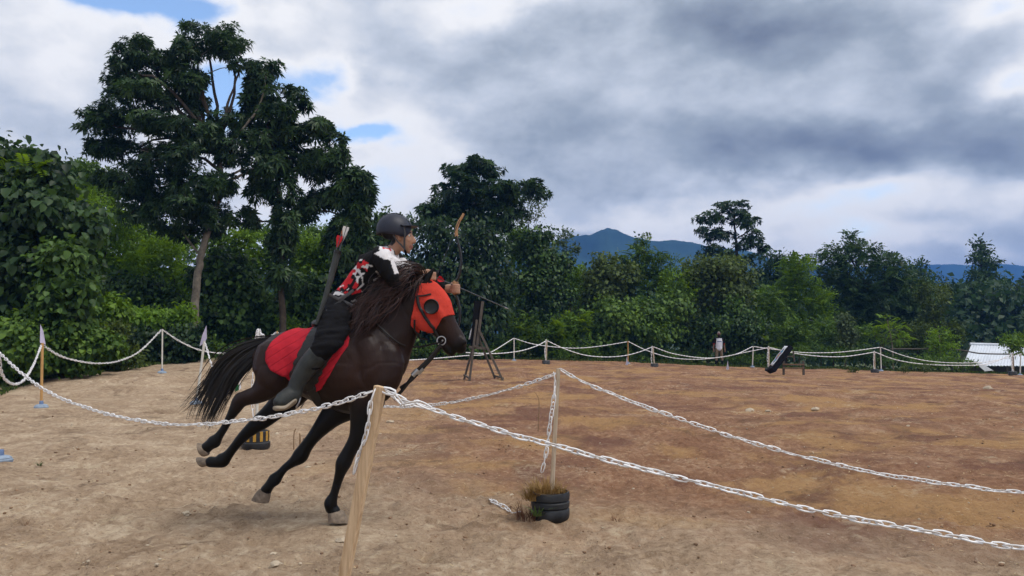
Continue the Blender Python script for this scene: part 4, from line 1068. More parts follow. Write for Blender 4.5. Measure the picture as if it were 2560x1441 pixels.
def tint_mat(name, rough=0.5, spec=0.3, bump=0.1, bscale=60.0, sheen=0.0, stretch=None, aniso=None):
    m, t, b = principled(name, rough, spec)
    at_ = t.n('ShaderNodeAttribute'); at_.attribute_name = 'tint'
    tcn = t.n('ShaderNodeTexCoord')
    v = tcn.outputs['Object']
    if stretch:
        mp = t.n('ShaderNodeMapping'); t.put(mp.inputs[0], v); mp.inputs['Scale'].default_value = stretch; v = mp.outputs[0]
    f = t.noise(v, bscale, 4.0, 0.6)
    hs = t.n('ShaderNodeHueSaturation'); t.put(hs.inputs['Color'], at_.outputs['Color'])
    t.put(hs.inputs['Value'], t.m('ADD', 0.75, t.m('MULTIPLY', f, 0.5)))
    t.put(b.inputs['Base Color'], hs.outputs[0])
    if bump:
        bn = t.n('ShaderNodeBump'); bn.inputs['Strength'].default_value = bump; bn.inputs['Distance'].default_value = 0.004
        t.put(bn.inputs['Height'], f); t.put(b.inputs['Normal'], bn.outputs[0])
    b.inputs['Sheen Weight'].default_value = sheen
    return m
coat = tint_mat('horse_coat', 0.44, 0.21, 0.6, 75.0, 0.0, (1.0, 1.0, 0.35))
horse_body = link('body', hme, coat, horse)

# hooves
hoof_mat = plain('dusty_hoof', (0.20, 0.155, 0.115), 0.7, 0.25, 0.45, 30, 0.3, 90)
def hoof(heel, toe, dirn, Y, w=.052, hpx=25):
    """hoof from its sole: heel and toe pixels; dirn points from the sole up to the coronet (pixels)"""
    heel = np.array(heel, float); toe = np.array(toe, float); d = np.array(dirn, float)
    mb = MB(); rings = []
    for k, (h, sc) in enumerate(((0, 1.0), (0.12, 1.02), (0.5, 0.93), (0.85, 0.80), (1.0, 0.70), (1.08, 0.4))):
        c = (heel + toe) / 2 + d * h * hpx; half = (toe - heel) / 2 * sc
        c = c - (toe - heel) * 0.07 * h
        ring = []
        for a in range(16):
            th = 2 * math.pi * a / 16
            lx = math.cos(th); ly = math.sin(th)
            q = c + half * lx * (1.0 if lx > 0 else 0.92)
            p = at(q[0], q[1], Y); p.y += ly * w * sc
            ring.append(p)
        rings.append(ring)
    vs = [p for r_ in rings for p in r_]; fs = []
    for i in range(len(rings) - 1):
        for k in range(16): fs.append((i * 16 + k, i * 16 + (k + 1) % 16, (i + 1) * 16 + (k + 1) % 16, (i + 1) * 16 + k))
    fs.append(tuple(reversed(range(16)))); fs.append(tuple(range(80, 96)))
    mb.add(vs, fs)
    o = mb.build('hoof', hoof_mat, horse)
    return o
hoof((819, 1303), (872, 1306), (-.12, -1), YH - .12, .056, 27)
hoof((673, 1258), (629, 1250), (.30, -.95), YH + .12, .05, 30)
hoof((508, 1143), (494, 1108), (.95, -.10), YH - .15, .048, 17)
hoof((507, 1169), (492, 1144), (.95, -.15), YH + .15, .048, 19)
eye_m = plain('horse_eye', (0.006, 0.004, 0.003), 0.08, 0.5, 0.1, 5)
for s in (-1, 1):
    mb = MB(); c = at(1083, 768, YH + s * .083)
    mb.lathe([(0.001, -.013), (.008, -.011), (.013, -.004), (.014, .002), (.010, .010), (.001, .014)], c, 12)
    mb.build('eye', eye_m, horse)

# hair: flat tapering strands along curved paths
def strands(name, roots, paths, mat, parent, n, wid, spread, seed, tint=None, sub=6, wave=1.0):
    """paths: list of control polylines (px, py, depth offset, spread px at that point); each strand follows a blend of two"""
    r = np.random.default_rng(seed)
    Vs, Fs = [], []; off = 0; tn = []
    K = [crom(p, sub) for p in paths]
    m = len(K[0])
    for i in range(n):
        if len(K) > 1:
            j = r.integers(0, len(K) - 1); a = r.random(); S = K[j] * (1 - a) + K[j + 1] * a
        else: S = K[0].copy()
        u = r.standard_normal(); v = r.standard_normal(); ph = r.uniform(0, 6.28); wv = r.uniform(1, 6) * wave
        L = r.uniform(0.62, 1.0); mm = max(6, int(m * L))
        S = S[:mm]
        tt = np.linspace(0, 1, mm)
        tx = np.gradient(S[:, 0]); ty = np.gradient(S[:, 1]); nn = np.hypot(tx, ty) + 1e-9
        sp = S[:, 3] * np.clip(u, -2.2, 2.2) * 0.5 + wv * np.sin(ph + tt * 5) * tt
        X = S[:, 0] - ty / nn * sp; Z = S[:, 1] + tx / nn * sp
        Y = YH + S[:, 2] + v * 0.018 * (0.4 + tt) 
        P = at_np(X, Z, Y)
        tg = np.gradient(P, axis=0); tg /= np.linalg.norm(tg, axis=1)[:, None] + 1e-9
        side = np.cross(tg, np.array([r.normal() * .5, 1.0, r.normal() * .5])); side /= np.linalg.norm(side, axis=1)[:, None] + 1e-9
        wd = wid * (1 - tt ** 2 * 0.85) * r.uniform(.6, 1.3)
        A = P - side * wd[:, None]; B = P + side * wd[:, None]
        Vs.append(np.stack([A, B], 1).reshape(-1, 3))
        ii = off + 2 * np.arange(mm - 1)
        Fs.append(np.stack([ii, ii + 1, ii + 3, ii + 2], 1)); off += 2 * mm
        tn.append(np.full(2 * mm, r.random()) * 0.7 + 0.3 * np.repeat(tt, 2))
    me = np_mesh(name, np.vstack(Vs), np.vstack(Fs), True, {'shade': np.concatenate(tn)})
    return link(name, me, mat, parent)

def hair_mat(name, c0, c1):
    m, t, b = principled(name, 0.45, 0.35)
    a = t.n('ShaderNodeAttribute'); a.attribute_name = 'shade'
    t.put(b.inputs['Base Color'], t.ramp(a.outputs['Fac'], [(0.25, c0), (0.95, c1)]))
    return m
tail_mat = hair_mat('black_tail_hair', (0.005, 0.005, 0.005), (0.012, 0.009, 0.008))
mane_mat = hair_mat('dark_mane_hair', (0.006, 0.004, 0.004), (0.060, 0.024, 0.018))
strands('tail', None, [
    [(688, 846, 0, 6), (640, 858, 0, 14), (592, 880, 0, 24), (550, 910, 0, 26), (516, 958, 0, 24), (490, 1006, 0, 26), (470, 1056, 0, 20)],
    [(686, 854, 0, 8), (642, 872, 0, 14), (602, 900, 0, 18), (570, 935, 0, 18), (546, 985, 0, 18), (524, 1035, 0, 18), (508, 1082, 0, 14)],
    [(684, 864, 0, 6), (650, 884, 0, 12), (618, 912, 0, 16), (590, 948, 0, 16), (564, 992, 0, 16), (545, 1028, 0, 16), (530, 1062, 0, 14)]],
    tail_mat, horse, 520, .0042, 1, 1)
strands('tail_wisp', None, [
    [(600, 880, 0, 10), (560, 905, 0, 14), (522, 938, 0, 12), (490, 968, 0, 12), (462, 992, 0, 12), (430, 1012, 0, 10)],
    [(590, 905, 0, 12), (550, 935, 0, 14), (512, 972, 0, 14), (480, 1000, 0, 12), (458, 1024, 0, 12), (440, 1042, 0, 10)]], tail_mat, horse, 34, .0020, 1, 2)
# mane: thrown back from the crest
crest = [(1062, 694), (1040, 706), (1012, 722), (985, 742), (960, 765), (935, 788), (912, 806)]
mp_ = []
for k, (cx, cy) in enumerate(crest):
    ln = [78, 88, 86, 76, 66, 58, 46][k]
    dr = [0.10, 0.16, 0.26, 0.40, 0.62, 0.85, 1.0][k]
    mp_.append([(cx + 4, cy + 6, -.03, 8), (cx - ln * .20, cy - 20 + 2.4 * k, -.10, 22), (cx - ln * .48, cy - 18 + ln * dr * .26, -.16, 32), (cx - ln * .78, cy + 0 + ln * dr * .52, -.19, 36), (cx - ln * 1.12, cy + 6 + ln * dr * .88, -.21, 38)])
strands('mane', None, mp_, mane_mat, horse, 800, .0027, 1, 3, sub=7, wave=2.6)
mp2 = []
for k, (cx, cy) in enumerate(crest[1:]):
    mp2.append([(cx + 2, cy + 4, -.07, 8), (cx - 22, cy + 14, -.115, 10), (cx - 48, cy + 42, -.135, 14), (cx - 76, cy + 74, -.16, 16), (cx - 108, cy + 98, -.185, 16)])
strands('mane_lower', None, mp2, mane_mat, horse, 260, .0034, 1, 4, sub=7, wave=2.6)
strands('forelock', None, [[(1066, 690, -.03, 6), (1060, 686, -.05, 8), (1048, 700, -.07, 10), (1050, 722, -.085, 10), (1040, 745, -.09, 10)],
                           [(1060, 694, -.04, 6), (1048, 700, -.06, 8), (1030, 720, -.08, 10), (1022, 740, -.09, 10), (1008, 760, -.09, 10)]], mane_mat, horse, 90, .0035, 1, 5)

# ------------------------------------------------------------------ tack
def fabric(name, c, rough=0.9, bump=0.3, scale=400, var=.12):
    return plain(name, c, rough, 0.12, var, 9, bump, scale)
# race hood
hood_poly = [(1051, 692), (1064, 684), (1080, 682), (1102, 700), (1120, 730), (1145, 762), (1146, 788), (1126, 789), (1109, 795), (1099, 812), (1086, 831), (1044, 832), (1029, 814), (1034, 785), (1040, 752), (1046, 715)]
hm = shell('hood_cloth', hme, hood_poly, .007, -.004, lambda P: ~((np.abs(P[:, 1] - YH) > .033) & (px_of(np.stack([P[:, 0], 0 * P[:, 0] + YH, P[:, 2]], 1))[:, 1] < 708)))
hood_mat = fabric('red_orange_cloth', (0.54, 0.052, 0.034), 0.85, 0.9, 26)
hood = empty('horse_hood', at(1085, 760, YH), 'bright red racing hood with black eye cup over the horse head', 'horse hood')
thicken(link('cloth', hm, hood_mat, hood), .004)
cup_m = plain('black_cup', (0.008, 0.008, 0.009), 0.45, 0.4, 0.2, 20)
for s in (-1, 1):
    mb = MB(); c = at(1079, 767, YH + s * .112)
    q = Matrix.Rotation(R(-90) * s, 3, 'X') @ Matrix.Rotation(R(0), 3, 'Z')
    q = Matrix.Rotation(R(-18), 3, 'Y') @ q
    mb.lathe([(.050, -.012), (.054, .008), (.053, .020), (.049, .027), (.045, .024), (.042, .016), (.034, .012), (.018, .011), (.004, .011)], c, 20, q)
    mb.build('eye_cup', cup_m, hood)
leather = plain('black_leather', (0.010, 0.009, 0.009), 0.45, 0.4, 0.3, 30, 0.2, 120)
metal = plain('dull_steel', (0.42, 0.42, 0.43), 0.35, 0.5, 0.2, 30, 0, metal=0.9)
hbvh = BVHTree.FromPolygons([tuple(p) for p in HP], [tuple(f.vertices) for f in hme.polygons])
def on_horse(px, py, side=-1, lift=.008):
    """point on the horse's skin seen at the pixel from the given side"""
    p = at(px, py, YH)
    o = Vector((p.x, YH + side * 1.2, p.z))
    h = hbvh.ray_cast(o, Vector((0, -side, 0)))
    if h[0] is None: return p
    return h[0] + h[1].normalized() * lift if h[1].dot(Vector((0, side, 0))) > 0 else h[0] + Vector((0, side * lift, 0))
def strap_path(pts, side=-1, lift=.008, sub=8):
    S = crom(pts, sub)
    return [on_horse(a, b, side, lift) for a, b in S]
def strap(name, pts3, w_, th, mat, parent):
    v, f = tube(pts3, w_, 8, True, th)
    return MB().add(v, f).build(name, mat, parent)
bridle = empty('bridle', at(1090, 830, YH), 'black leather bridle with steel bit rings on the horse head', 'bridle')
for s in (-1, 1):
    strap('cheek_strap', strap_path([(1046, 742), (1056, 775), (1074, 806), (1090, 826), (1102, 848)], s, .014), .011, .005, leather, bridle)
    strap('brow_strap', strap_path([(1046, 742), (1062, 742), (1080, 738)], s, .013), .006, .004, leather, bridle)
    strap('nose_band', strap_path([(1096, 830), (1112, 812), (1136, 800)], s, .010), .006, .004, leather, bridle) if s > 0 else None
    ring = []
    c = on_horse(1106, 852, s, .014)
    for a in range(17):
        th = 2 * math.pi * a / 16
        ring.append(c + Vector((math.cos(th) * .030, 0.004 * s, math.sin(th) * .030)))
    strap('bit_ring', ring, .0045, .0045, metal, bridle)
bar_ = [at(1106, 852, YH - .07), at(1108, 850, YH), at(1106, 852, YH + .07)]
strap('bit', bar_, .006, .006, metal, bridle)
strap('throat_lash', [on_horse(1042, 800, -1, .01)] + [at(a, b, YH - o_) for a, b, o_ in ((1036, 826, .075), (1050, 846, .03), (1070, 850, 0))], .007, .004, leather, bridle)
# reins: from the bit back to the rider's knee height
reins = empty('reins', at(1000, 860, YH - .1), 'thin black reins running from the bit back over the neck', 'reins')
rp = [at(1104, 856, YH - .085)] + [on_horse(a, b, -1, .012) for a, b in ((1040, 868), (1005, 860), (975, 838), (950, 812), (925, 790))] + [at(905, 775, YH - .14), at(895, 772, YH - .05)]
rp = [Vector(p) for p in crom([tuple(p) for p in rp], 6)]
strap('rein', rp, .006, .003, leather, reins)
rp = [at(1104, 856, YH + .085)] + [on_horse(a, b, 1, .012) for a, b in ((1040, 868), (1000, 855), (965, 830), (935, 795))] + [at(905, 772, YH + .14), at(895, 772, YH + .05)]
strap('rein', [Vector(p) for p in crom([tuple(p) for p in rp], 6)], .006, .003, leather, reins)
# martingale from the bit rings to the breast
mart = empty('martingale', at(1020, 950, YH), 'black martingale straps stretched from the bit down to the horse breast', 'martingale')
for s in (-1, 1):
    a_ = at(1104 + 2 * s, 862, YH + s * .07); b_ = at(1044 + 6 * s, 930 - 2 * s, YH + s * .05); c_ = at(992 + 8 * s, 985 - 14 * s, YH + s * .03)
    strap('strap', [Vector(p) for p in crom([tuple(a_), tuple((a_ + b_) / 2 + Vector((0, 0, -.008))), tuple(b_), tuple((b_ + c_) / 2 + Vector((0, 0, -.012))), tuple(c_)], 4)], .0115, .005, leather, mart)
    strap('buckle', [b_ + Vector((-.02, 0, -.02)), b_ + Vector((.02, 0, .02))], .018, .008, metal, mart)

# saddle pad: cut along the trunk
pad_poly = [(790, 806), (810, 800), (836, 800), (862, 800), (889, 846), (886, 866), (868, 894), (849, 930), (826, 965), (806, 974), (770, 962), (742, 941), (728, 935), (705, 922), (692, 900), (692, 880), (703, 856), (724, 834), (752, 822)]
trunk_only = lambda P: np.ones(len(P), bool)
pm = shell('pad_cloth', hme, pad_poly, .014, -.010, trunk_only)
def pad_mat_():
    m, t, b = principled('red_quilted_cloth', 0.9, 0.15)
    tcn = t.n('ShaderNodeTexCoord'); sp = t.n('ShaderNodeSeparateXYZ'); t.put(sp.inputs[0], tcn.outputs['Object'])
    # quilting seams run slantwise
    s = t.m('ADD', t.m('MULTIPLY', sp.outputs[0], 0.80), t.m('MULTIPLY', sp.outputs[2], -1.0))
    s = t.m('ADD', s, t.m('MULTIPLY', t.m('SINE', t.m('MULTIPLY', sp.outputs[0], 6.0)), 0.02))
    fr = t.m('FRACT', t.m('MULTIPLY', s, 15.0))
    seam = t.m('ABSOLUTE', t.m('SUBTRACT', fr, 0.5))
    h = t.smooth(seam, 0.0, 0.09)
    n = t.noise(tcn.outputs['Object'], 12, 4, .6)
    c = t.ramp(n, [(.3, (0.34, 0.014, 0.026)), (.7, (0.50, 0.022, 0.036))])
    c = t.mix(t.m('MULTIPLY', t.m('SUBTRACT', 1.0, h), 0.55), c, (0.24, 0.010, 0.018))
    t.put(b.inputs['Base Color'], c)
    bn = t.n('ShaderNodeBump'); bn.inputs['Strength'].default_value = 0.4; bn.inputs['Distance'].default_value = 0.008
    t.put(bn.inputs['Height'], h); t.put(b.inputs['Normal'], bn.outputs[0])
    return m
pad = thicken(link('saddle_pad', pm, pad_mat_()), .010)
tag(pad, 'red quilted saddle pad over the back of the dark horse', 'saddle pad')
# saddle
saddle = empty('saddle', at(840, 850, YH), 'black leather jumping saddle under the rider with steel stirrups', 'saddle')
st = [flesh([(792, 810, 0, 12, .13), (800, 811, 0, 12, .15), (815, 808, 0, 11, .14), (845, 800, 0, 12, .11), (868, 790, 0, 18, .08), (880, 786, 0, 10, .06)], 4, 16)]
sm = remeshed('seat', st, .010, 4)
link('seat', sm, leather, saddle)
flap_poly = [(800, 826), (845, 815), (870, 836), (866, 860), (852, 890), (836, 918), (819, 946), (800, 968), (770, 962), (752, 942), (762, 910), (778, 880)]
for s in (-1, 1):
    fm = shell('flap', hme, flap_poly, .034, -.008, lambda P, s=s: (P[:, 1] - YH) * s > 0)
    thicken(link('flap', fm, leather, saddle), .006)
    kr = strap_path([(858, 838), (850, 858), (838, 886), (828, 902)], s, .052, 4)
    mb = MB(); v, f = tube(kr, [.012, .017] + [.020] * (len(kr) - 4) + [.016, .010], 10, True, .014); mb.add(v, f); mb.build('knee_roll', plain('grey_knee_roll', (.05, .05, .06), .6, .3, .2, 30), saddle)
girth_pts = strap_path([(806, 930), (803, 960), (808, 990), (818, 1008)], -1, .012, 5)
strap('girth', girth_pts, .030, .006, leather, saddle)
strap('girth', strap_path([(806, 930), (803, 960), (808, 990), (818, 1008)], 1, .012, 5), .030, .006, leather, saddle)
# ------------------------------------------------------------------ rider
def flesh_m(st, sub=4, n=14, axis=(0, 1, 0)):
    """closed tube in metres: (x, y, z, ra, rb)"""
    S = crom(st, sub); P = S[:, :3]; ra = np.abs(S[:, 3]); rb = np.abs(S[:, 4])
    d0 = (P[0] - P[1]); d0 /= np.linalg.norm(d0); d1 = (P[-1] - P[-2]); d1 /= np.linalg.norm(d1)
    k0 = min(ra[0], rb[0]); k1 = min(ra[-1], rb[-1])
    P = np.vstack([P[0] + d0 * k0 * .75, P[0] + d0 * k0 * .5, P, P[-1] + d1 * k1 * .5, P[-1] + d1 * k1 * .75])
    ra = np.concatenate([[ra[0] * .3, ra[0] * .75], ra, [ra[-1] * .75, ra[-1] * .3]])
    rb = np.concatenate([[rb[0] * .3, rb[0] * .75], rb, [rb[-1] * .75, rb[-1] * .3]])
    return tube(P, ra, n, True, rb, axis)
def grow(st, d):
    return [(a, b, c, r_ + d, e + d * MPX) for a, b, c, r_, e in st]

rider = empty('person', at(850, 790, YH), 'rider in black, red and white jersey crouching in the saddle drawing a bow', 'person')
torso = [(843, 778, 0, 40, .165), (860, 758, 0, 39, .16), (884, 738, 0, 36, .150), (912, 704, 0, 39, .160), (937, 672, 0, 40, .175), (957, 648, 0, 31, .165), (970, 637, 0, 22, .10)]
neckt = [(966, 645, 0, 20, .07), (982, 628, 0, 17, .058), (996, 608, 0, 18, .058), (1002, 596, 0, 20, .06)]
arm_n = [(950, 638, -.165, 21, .058), (962, 658, -.20, 21, .058), (978, 690, -.195, 17.5, .05), (990, 712, -.165, 15, .043), (1016, 706, -.095, 14, .040), (1040, 693, -.05, 12, .033), (1054, 687, -.04, 10, .028)]
arm_f = [(962, 636, .165, 21, .058), (985, 652, .22, 20, .055), (1025, 678, .25, 17, .048), (1055, 694, .25, 15, .043), (1085, 708, .225, 13, .038), (1112, 722, .19, 10, .030), (1120, 724, .18, 10, .028)]
leg_n = [(846, 776, -.09, 40, .10), (832, 820, -.24, 37, .095), (812, 866, -.355, 30, .078), (794, 888, -.365, 25, .068), (768, 918, -.365, 23, .064), (746, 952, -.375, 18, .05), (737, 976, -.38, 16, .045)]
leg_f = [(846, 776, .09, 40, .10), (836, 822, .24, 37, .095), (822, 866, .345, 30, .078), (802, 888, .355, 25, .068), (776, 918, .355, 23, .064), (756, 952, .36, 18, .05), (748, 976, .36, 16, .045)]
head_t = [
    [(968, 576, 0, 26, .066), (985, 573, 0, 31, .076), (1003, 577, 0, 29, .073), (1014, 584, 0, 20, .058)],
    [(1009, 578, 0, 18, .062), (1012, 592, 0, 18.5, .063), (1013, 606, 0, 18, .058), (1015, 619, 0, 14.5, .048), (1018, 628, 0, 9, .032)],
    [(1001, 603, 0, 12, .058), (1005, 616, 0, 10, .050), (1014, 627, 0, 7, .034)],
    [(1021, 578, 0, 6, .048), (1025.5, 583, 0, 5, .046)],
    [(1027, 588, 0, 4, .009), (1032, 596, 0, 5, .010), (1036, 603, 0, 5.0, .013), (1034, 607, 0, 4.0, .015)],
    [(1026, 615.5, 0, 4.8, .021), (1031, 616.5, 0, 2.8, .012)], [(1026, 621.5, 0, 4.5, .019), (1030, 621, 0, 2.6, .011)],
    [(1019, 629.5, 0, 6.0, .019), (1023, 630.5, 0, 4.0, .012)],
]
hands = []
# left hand closed round the bow grip
hands.append([(1112, 722, .19, 10, .028), (1124, 722, .175, 12, .022), (1134, 722, .170, 11, .020)])
for k, (py, ln) in enumerate(((713, 1.0), (719.5, 1.08), (726, 1.03), (732, .9))):
    hands.append([(1130, py, .150, 3.5, .010), (1139 + ln, py - .6, .142, 3.4, .0095), (1147 * 1, py + .4, .155, 3.2, .009), (1150 - 2, py + 1.2, .178, 3.0, .0085), (1142, py + 1.8, .196, 2.8, .008)])
hands.append([(1122, 716, .20, 4, .011), (1130, 709, .212, 3.8, .010), (1138, 706, .205, 3.4, .009), (1145, 707, .19, 3.0, .008)])
# right hand hooked on the string
hands.append([(1052, 686, -.045, 10, .028), (1062, 686, -.03, 11, .020), (1071, 688, -.02, 10, .018)])
for k, py in enumerate((681, 687, 693, 698)):
    hands.append([(1068, py, -.018, 3.4, .0095), (1079, py + 1, -.002, 3.3, .009), (1088, py + 1.5, .014, 3.0, .0085), (1087, py + 3, .030, 2.8, .008), (1080, py + 3, .034, 2.6, .008)])
hands.append([(1060, 680, -.045, 4, .011), (1068, 676, -.03, 3.6, .010), (1078, 678, -.015, 3.2, .009)])
bt = [flesh([(a, b, c, r_ * .90, e * .90) for a, b, c, r_, e in t_], 4, 16) for t_ in (torso, arm_n, arm_f, leg_n, leg_f)]
bt += [flesh(neckt, 4, 14)] + [flesh(t_, 3, 14) for t_ in head_t] + [flesh(t_, 3, 8) for t_ in hands]
for s in (-1, 1):
    bt.append(flesh([(997, 586, s * .066, 5, .010), (996, 592, s * .072, 5.5, .009), (998, 600, s * .066, 4, .008)], 3, 8))
    bt.append(flesh([(1014, 598, s * .040, 8, .020), (1022, 602, s * .032, 6, .018)], 3, 8))
    bt.append(flesh([(735 if s < 0 else 746, 984, s * .375, 16, .042), (716, 997, s * .41, 15, .038), (700, 1007, s * .44, 12, .034)], 3, 12))
rme = remeshed('body', bt, .0068, 3, 0.5)
RP = co_of(rme); rq = flat_px(RP)
skin = np.array([0.36, 0.195, 0.125]); dsk = np.array([0.24, 0.115, 0.075])
rc = np.tile(skin, (len(RP), 1)) * (1 + 0.16 * fbm(rq[:, 0] * .08, rq[:, 1] * .08, 3, 9))[:, None]
def paint(c, m, colr): c[m] = colr
lips = (((rq[:, 0] - 1030) / 7) ** 2 + ((rq[:, 1] - 618.5) / 4.2) ** 2 < 1) & (np.abs(RP[:, 1] - YH) < .03)
paint(rc, lips, (0.26, 0.10, 0.085))
hairm = (in_poly(rq, [(940, 560), (991, 560), (991, 608), (984, 616), (960, 612)]) | in_poly(rq, [(955, 560), (1024, 556), (1024, 568), (1016, 580), (1011, 592), (1007, 580), (1000, 580), (992, 590), (990, 610), (975, 600)]))
paint(rc, hairm, (0.006, 0.006, 0.007))
brow = in_poly(rq, [(1015, 583.5), (1029, 581), (1031, 584), (1016, 586.5)])
paint(rc, brow, (0.02, 0.014, 0.012))
col_attr(rme, rc)
skin_mat = tint_mat('skin', 0.5, 0.35, 0.12, 160.0)
skin_mat.node_tree.nodes['Principled BSDF'].inputs['Subsurface Weight'].default_value = 0.06
skin_mat.node_tree.nodes['Principled BSDF'].inputs['Subsurface Radius'].default_value = (.01, .004, .002)
link('body', rme, skin_mat, rider)
eyew = plain('eye_white', (0.55, 0.53, 0.50), 0.2, 0.5, 0.05, 5); eyed = plain('eye_dark', (0.006, 0.004, 0.004), 0.1, 0.5, 0.05, 5)
for s in (-1, 1):
    c = at(1022, 590, YH + s * .038)
    e_ = MB().lathe([(.001, -.010), (.006, -.0085), (.010, -.003), (.010, .003), (.006, .0085), (.001, .010)], c, 10).build('eye', eyew, rider)
    MB().lathe([(.0005, -.0055), (.004, -.004), (.0055, 0), (.004, .004), (.0005, .0055)], c + Vector((.0065, s * .002, 0)), 8).build('iris', eyed, e_)
# jersey with short sleeves over long black undersleeves
jt = [flesh(grow(torso, 2.5), 4, 22), flesh(grow(arm_n[:3], 4.5) , 4, 16), flesh(grow(arm_f[:3], 4.5), 4, 16), flesh([(960, 650, 0, 25, .085), (978, 634, 0, 20, .070)], 3, 14)]
for s in (-1, 1):
    jt.append(flesh([(925, 668, s * .09, 40, .10), (952, 645, s * .13, 28, .08)], 3, 14))
    jt.append(flesh([(962, 668, s * .06, 36, .08), (985, 664, s * .06, 26, .07), (1000, 664, s * .05, 16, .05)], 3, 14))
jme = remeshed('jersey', jt, .0065, 4, 0.5)
JP = co_of(jme); jq = flat_px(JP)
# gather the cloth into folds along the back
jn = np.empty(len(JP) * 3, np.float32); jme.vertices.foreach_get('normal', jn); jn = jn.reshape(-1, 3)
fold = fbm(jq[:, 0] * .055 + jq[:, 1] * .03, jq[:, 1] * .018, 3, 12) * .016
JP2 = JP + jn * fold[:, None]
jme.vertices.foreach_set('co', JP2.astype(np.float32).ravel()); jme.update()
blk = np.array([0.0085, 0.0085, 0.010]); redj = np.array([0.50, 0.022, 0.030]); wht = np.array([0.60, 0.58, 0.59])
jc = np.tile(blk, (len(JP), 1))
st1 = fbm(jq[:, 0] * .09 + jq[:, 1] * .05, jq[:, 1] * .06 - jq[:, 0] * .04, 3, 31); st2 = fbm(jq[:, 0] * .075 - 3, jq[:, 1] * .11 + 5, 2, 77)
m_red = in_poly(jq, [(912, 652), (934, 664), (930, 684), (908, 700), (906, 722), (916, 733), (886, 742), (850, 726), (862, 704), (885, 676)])
paint(jc, m_red & (st1 > -.13), redj); paint(jc, m_red & (st2 > .16), wht)
m_hem = in_poly(jq, [(848, 728), (890, 745), (912, 735), (920, 752), (905, 764), (870, 764), (838, 748)])
paint(jc, m_hem & (st2 > .08), wht * .9)
for a_, b_ in (((908, 686), (917, 700)), ((917, 700), (918, 716)), ((918, 716), (904, 728)), ((952, 684), (958, 694)), ((958, 694), (944, 704)), ((928, 668), (942, 672))):
    a_ = np.array(a_, float); b_ = np.array(b_, float); ab = b_ - a_
    tt_ = np.clip(((jq - a_) @ ab) / (ab @ ab), 0, 1); paint(jc, np.linalg.norm(jq - a_ - tt_[:, None] * ab, axis=1) < 1.9, wht * .85)
m_sh = in_poly(jq, [(964, 606), (976, 608), (990, 640), (991, 660), (975, 657), (950, 643), (963, 636), (959, 622)]); paint(jc, m_sh, wht * 1.12)
m_ch = in_poly(jq, [(990, 640), (1002, 636), (1016, 652), (1028, 684), (1000, 692), (992, 665)]); paint(jc, m_ch, wht * 1.12)
m_mark = in_poly(jq, [(967, 622), (973, 624), (978, 622), (982, 632), (975, 630), (970, 632)]); paint(jc, m_mark, redj)
col_attr(jme, jc)
jersey_mat = tint_mat('jersey_cloth', 0.85, 0.15, 0.25, 300.0)
link('jersey', jme, jersey_mat, rider)
black_cloth = plain('black_cloth', (0.0075, 0.0075, 0.009), 0.88, 0.12, 0.35, 10, 0.4, 60)
um = remeshed('undersleeve', [flesh(grow(arm_n[1:], 1.2), 4, 14)], .007, 3); link('undersleeve', um, black_cloth, rider)
um = remeshed('undersleeve', [flesh(grow(arm_f[1:-1], 1.2), 4, 14)], .007, 3); link('undersleeve', um, black_cloth, rider)
tt_ = [flesh(grow(torso[:2], 1.5), 4, 18)] + [flesh(grow(l[:5], 2.5), 4, 18) for l in (leg_n, leg_f)]
tm = remeshed('trousers', tt_, .010, 4)
TP = co_of(tm); tn_ = np.empty(len(TP) * 3, np.float32); tm.vertices.foreach_get('normal', tn_); tn_ = tn_.reshape(-1, 3); tq = flat_px(TP)
tm.vertices.foreach_set('co', (TP + tn_ * (fbm(tq[:, 0] * .02 + tq[:, 1] * .03, tq[:, 1] * .07, 3, 4) * .020)[:, None]).astype(np.float32).ravel()); tm.update()
link('trousers', tm, black_cloth, rider)
grey_web = plain('grey_webbing', (0.075, 0.075, 0.08), 0.8, 0.2, 0.2, 30, 0.3, 200)
# rubber riding boots
boot_mat = plain('dusty_rubber', (0.022, 0.025, 0.024), 0.55, 0.35, 0.5, 14, 0.15, 60)
sole_mat = plain('pale_sole', (0.30, 0.25, 0.19), 0.85, 0.1, 0.2, 20)
for s, leg, dx_ in ((-1, leg_n, 0), (1, leg_f, 12)):
    b_ = [flesh(grow(leg[3:], 3.0), 4, 18), flesh([(738 + dx_, 978, s * .378, 21, .052), (722 + dx_, 992, s * .41, 23, .052), (704 + dx_, 1003, s * .44, 21, .048), (696 + dx_, 1007, s * .455, 16, .042)], 4, 18)]
    bo = link('boot', remeshed('boot', b_, .007, 4), boot_mat, rider)
    so = flesh([(736 + dx_, 1004, s * .400, 7, .050), (714 + dx_, 1018, s * .435, 7, .050), (690 + dx_, 1021, s * .475, 7, .044)], 4, 14)
    MB().add(*so).build('sole', sole_mat, bo)
# stirrups hang from the saddle
for s, dx_ in ((-1, 0), (1, 12)):
    ring = [at(a + dx_, b, YH + s * o_) for a, b, o_ in ((741, 1019, .405), (748, 1006, .36), (751, 988, .345), (744, 972, .34), (730, 967, .36), (715, 973, .40), (707, 984, .445))]
    ring = [Vector(p) for p in crom([tuple(p) for p in ring], 4)]
    st_o = strap('stirrup', ring, .006, .010, metal, saddle)
    strap('stirrup_leather', [at(735 + dx_, 967, YH + s * .37), at(762 + dx_, 925, YH + s * .335), at(785 + dx_, 880, YH + s * .315), at(808 + dx_, 838, YH + s * .285)], .012, .003, leather, saddle)
